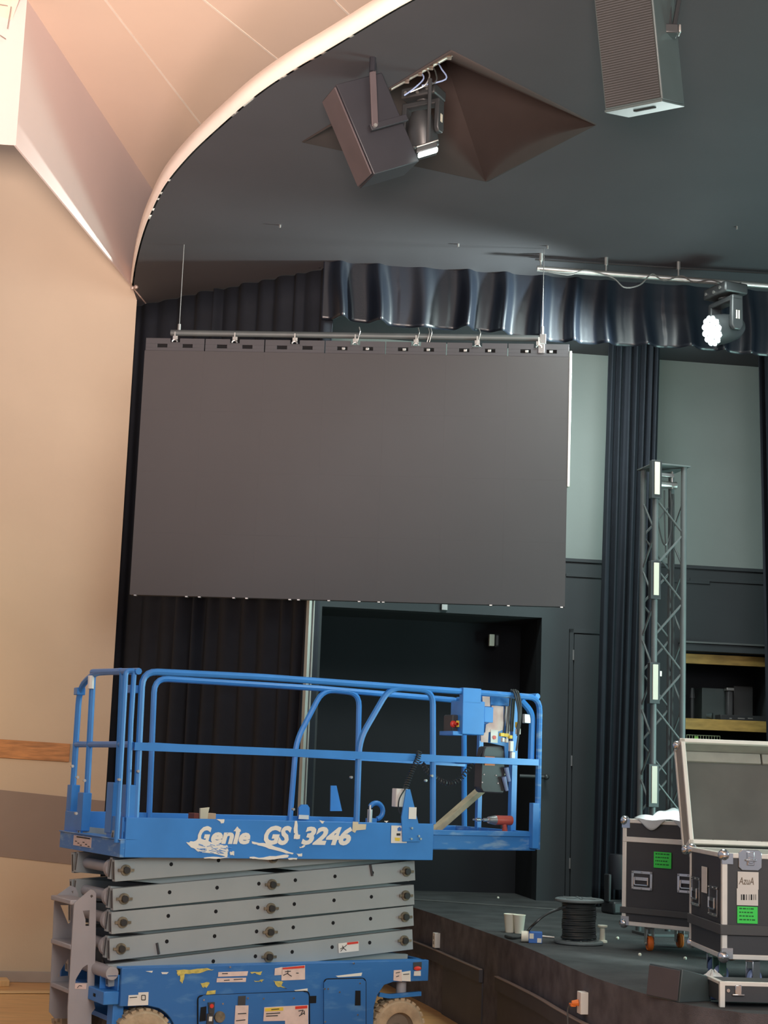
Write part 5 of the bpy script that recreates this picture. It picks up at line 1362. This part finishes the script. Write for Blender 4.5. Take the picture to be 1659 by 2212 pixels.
# ================================================================== LIGHTS
W = bpy.data.worlds.new('world'); S.world = W; W.use_nodes = True
W.node_tree.nodes['Background'].inputs[0].default_value = (.75, .82, 1, 1); W.node_tree.nodes['Background'].inputs[1].default_value = .35
def area(name, loc, tgt, size, power, col, sy=None, spread=180):
    l = bpy.data.lights.new(name, 'AREA'); l.energy = power; l.color = col; l.shape = 'RECTANGLE'; l.size = size; l.size_y = sy or size; l.spread = math.radians(spread)
    o = bpy.data.objects.new(name, l); COL.objects.link(o); o.location = loc; d = V(tgt)-V(loc); o.rotation_euler = d.to_track_quat('-Z', 'Y').to_euler(); return o
area('hall_lights', (1.5, .5, 5.6), (-1.5, 12, 2.2), 4, 190, (1, .82, .68), 3)
area('hall_lights_front', (3.5, -1.0, 4.5), (0, 12, 2.5), 4, 290, (.92, .95, 1), 3)
area('hall_wall_lamp', (-4.6, 12.0, 2.3), (-3.0, 15, 2.8), .6, 24, (1, .60, .22), .6)
area('hall_uplights', (-1.75, 9.0, 3.0), (-2.35, 13.0, 6.9), .8, 22, (1, .74, .72), .8, 110)  # floating fill added to brighten the bulkhead face, no real fixture there
area('added_ceiling_fill', (-.3, -.6, 2.3), (-1.3, 10.5, 7.6), 1.4, 185, (1, .80, .70), 1.0, 46)  # extra fill added by the camera to lift the audience ceiling, no hall lamp
area('stage_fill', (5.6, 10.5, 1.9), (2.0, 12.2, 6.15), 2.2, 290, (.60, 1, .94), 2)
area('stage_wash', (1.6, 13.9, 5.6), (1.7, 15.8, 3.8), 1.4, 85, (.86, 1, .97), .4)
area('stage_down', (2.2, 11.5, 6.0), (1.6, 11.3, .7), 1.5, 125, (.86, 1, .97), 1.5)
def spot(name, loc, tgt, power, col, ang, blend=.4, r=.05):
    l = bpy.data.lights.new(name, 'SPOT'); l.energy = power; l.color = col; l.spot_size = math.radians(ang); l.spot_blend = blend; l.shadow_soft_size = r
    o = bpy.data.objects.new(name, l); COL.objects.link(o); o.location = loc; o.rotation_euler = (V(tgt)-V(loc)).to_track_quat('-Z', 'Y').to_euler(); return o
bpy.context.view_layer.update()
lens = [c for c in mh.children_recursive if c.name.startswith('head')][0]
lw = lens.matrix_world @ V((0, 0, -.19)); ldn = lens.matrix_world.to_3x3() @ V((0, 0, -1))
spot('moving_head_beam', lw, P(1150, 780, 13.0), 1500, (.85, 1, .97), 85, .9, .08)
spot('strip_beam', lb0+V((.06, -.05, -.03)), lb0+V((.3, 2.0, -1.5)), 60, (.8, .9, 1), 60, .6, .03)
p = C1p.mat() @ V((.42, .25, HS+zt1+.5))
spot('case_top_light', p, p-V((0, 0, 1)), 50, (.9, 1, 1), 80, .5, .04)

vs_ = S.view_settings; vs_.view_transform = 'Standard'; vs_.look = 'None'; vs_.exposure = 0; vs_.gamma = 1
try: vs_.use_curve_mapping = False
except Exception: pass
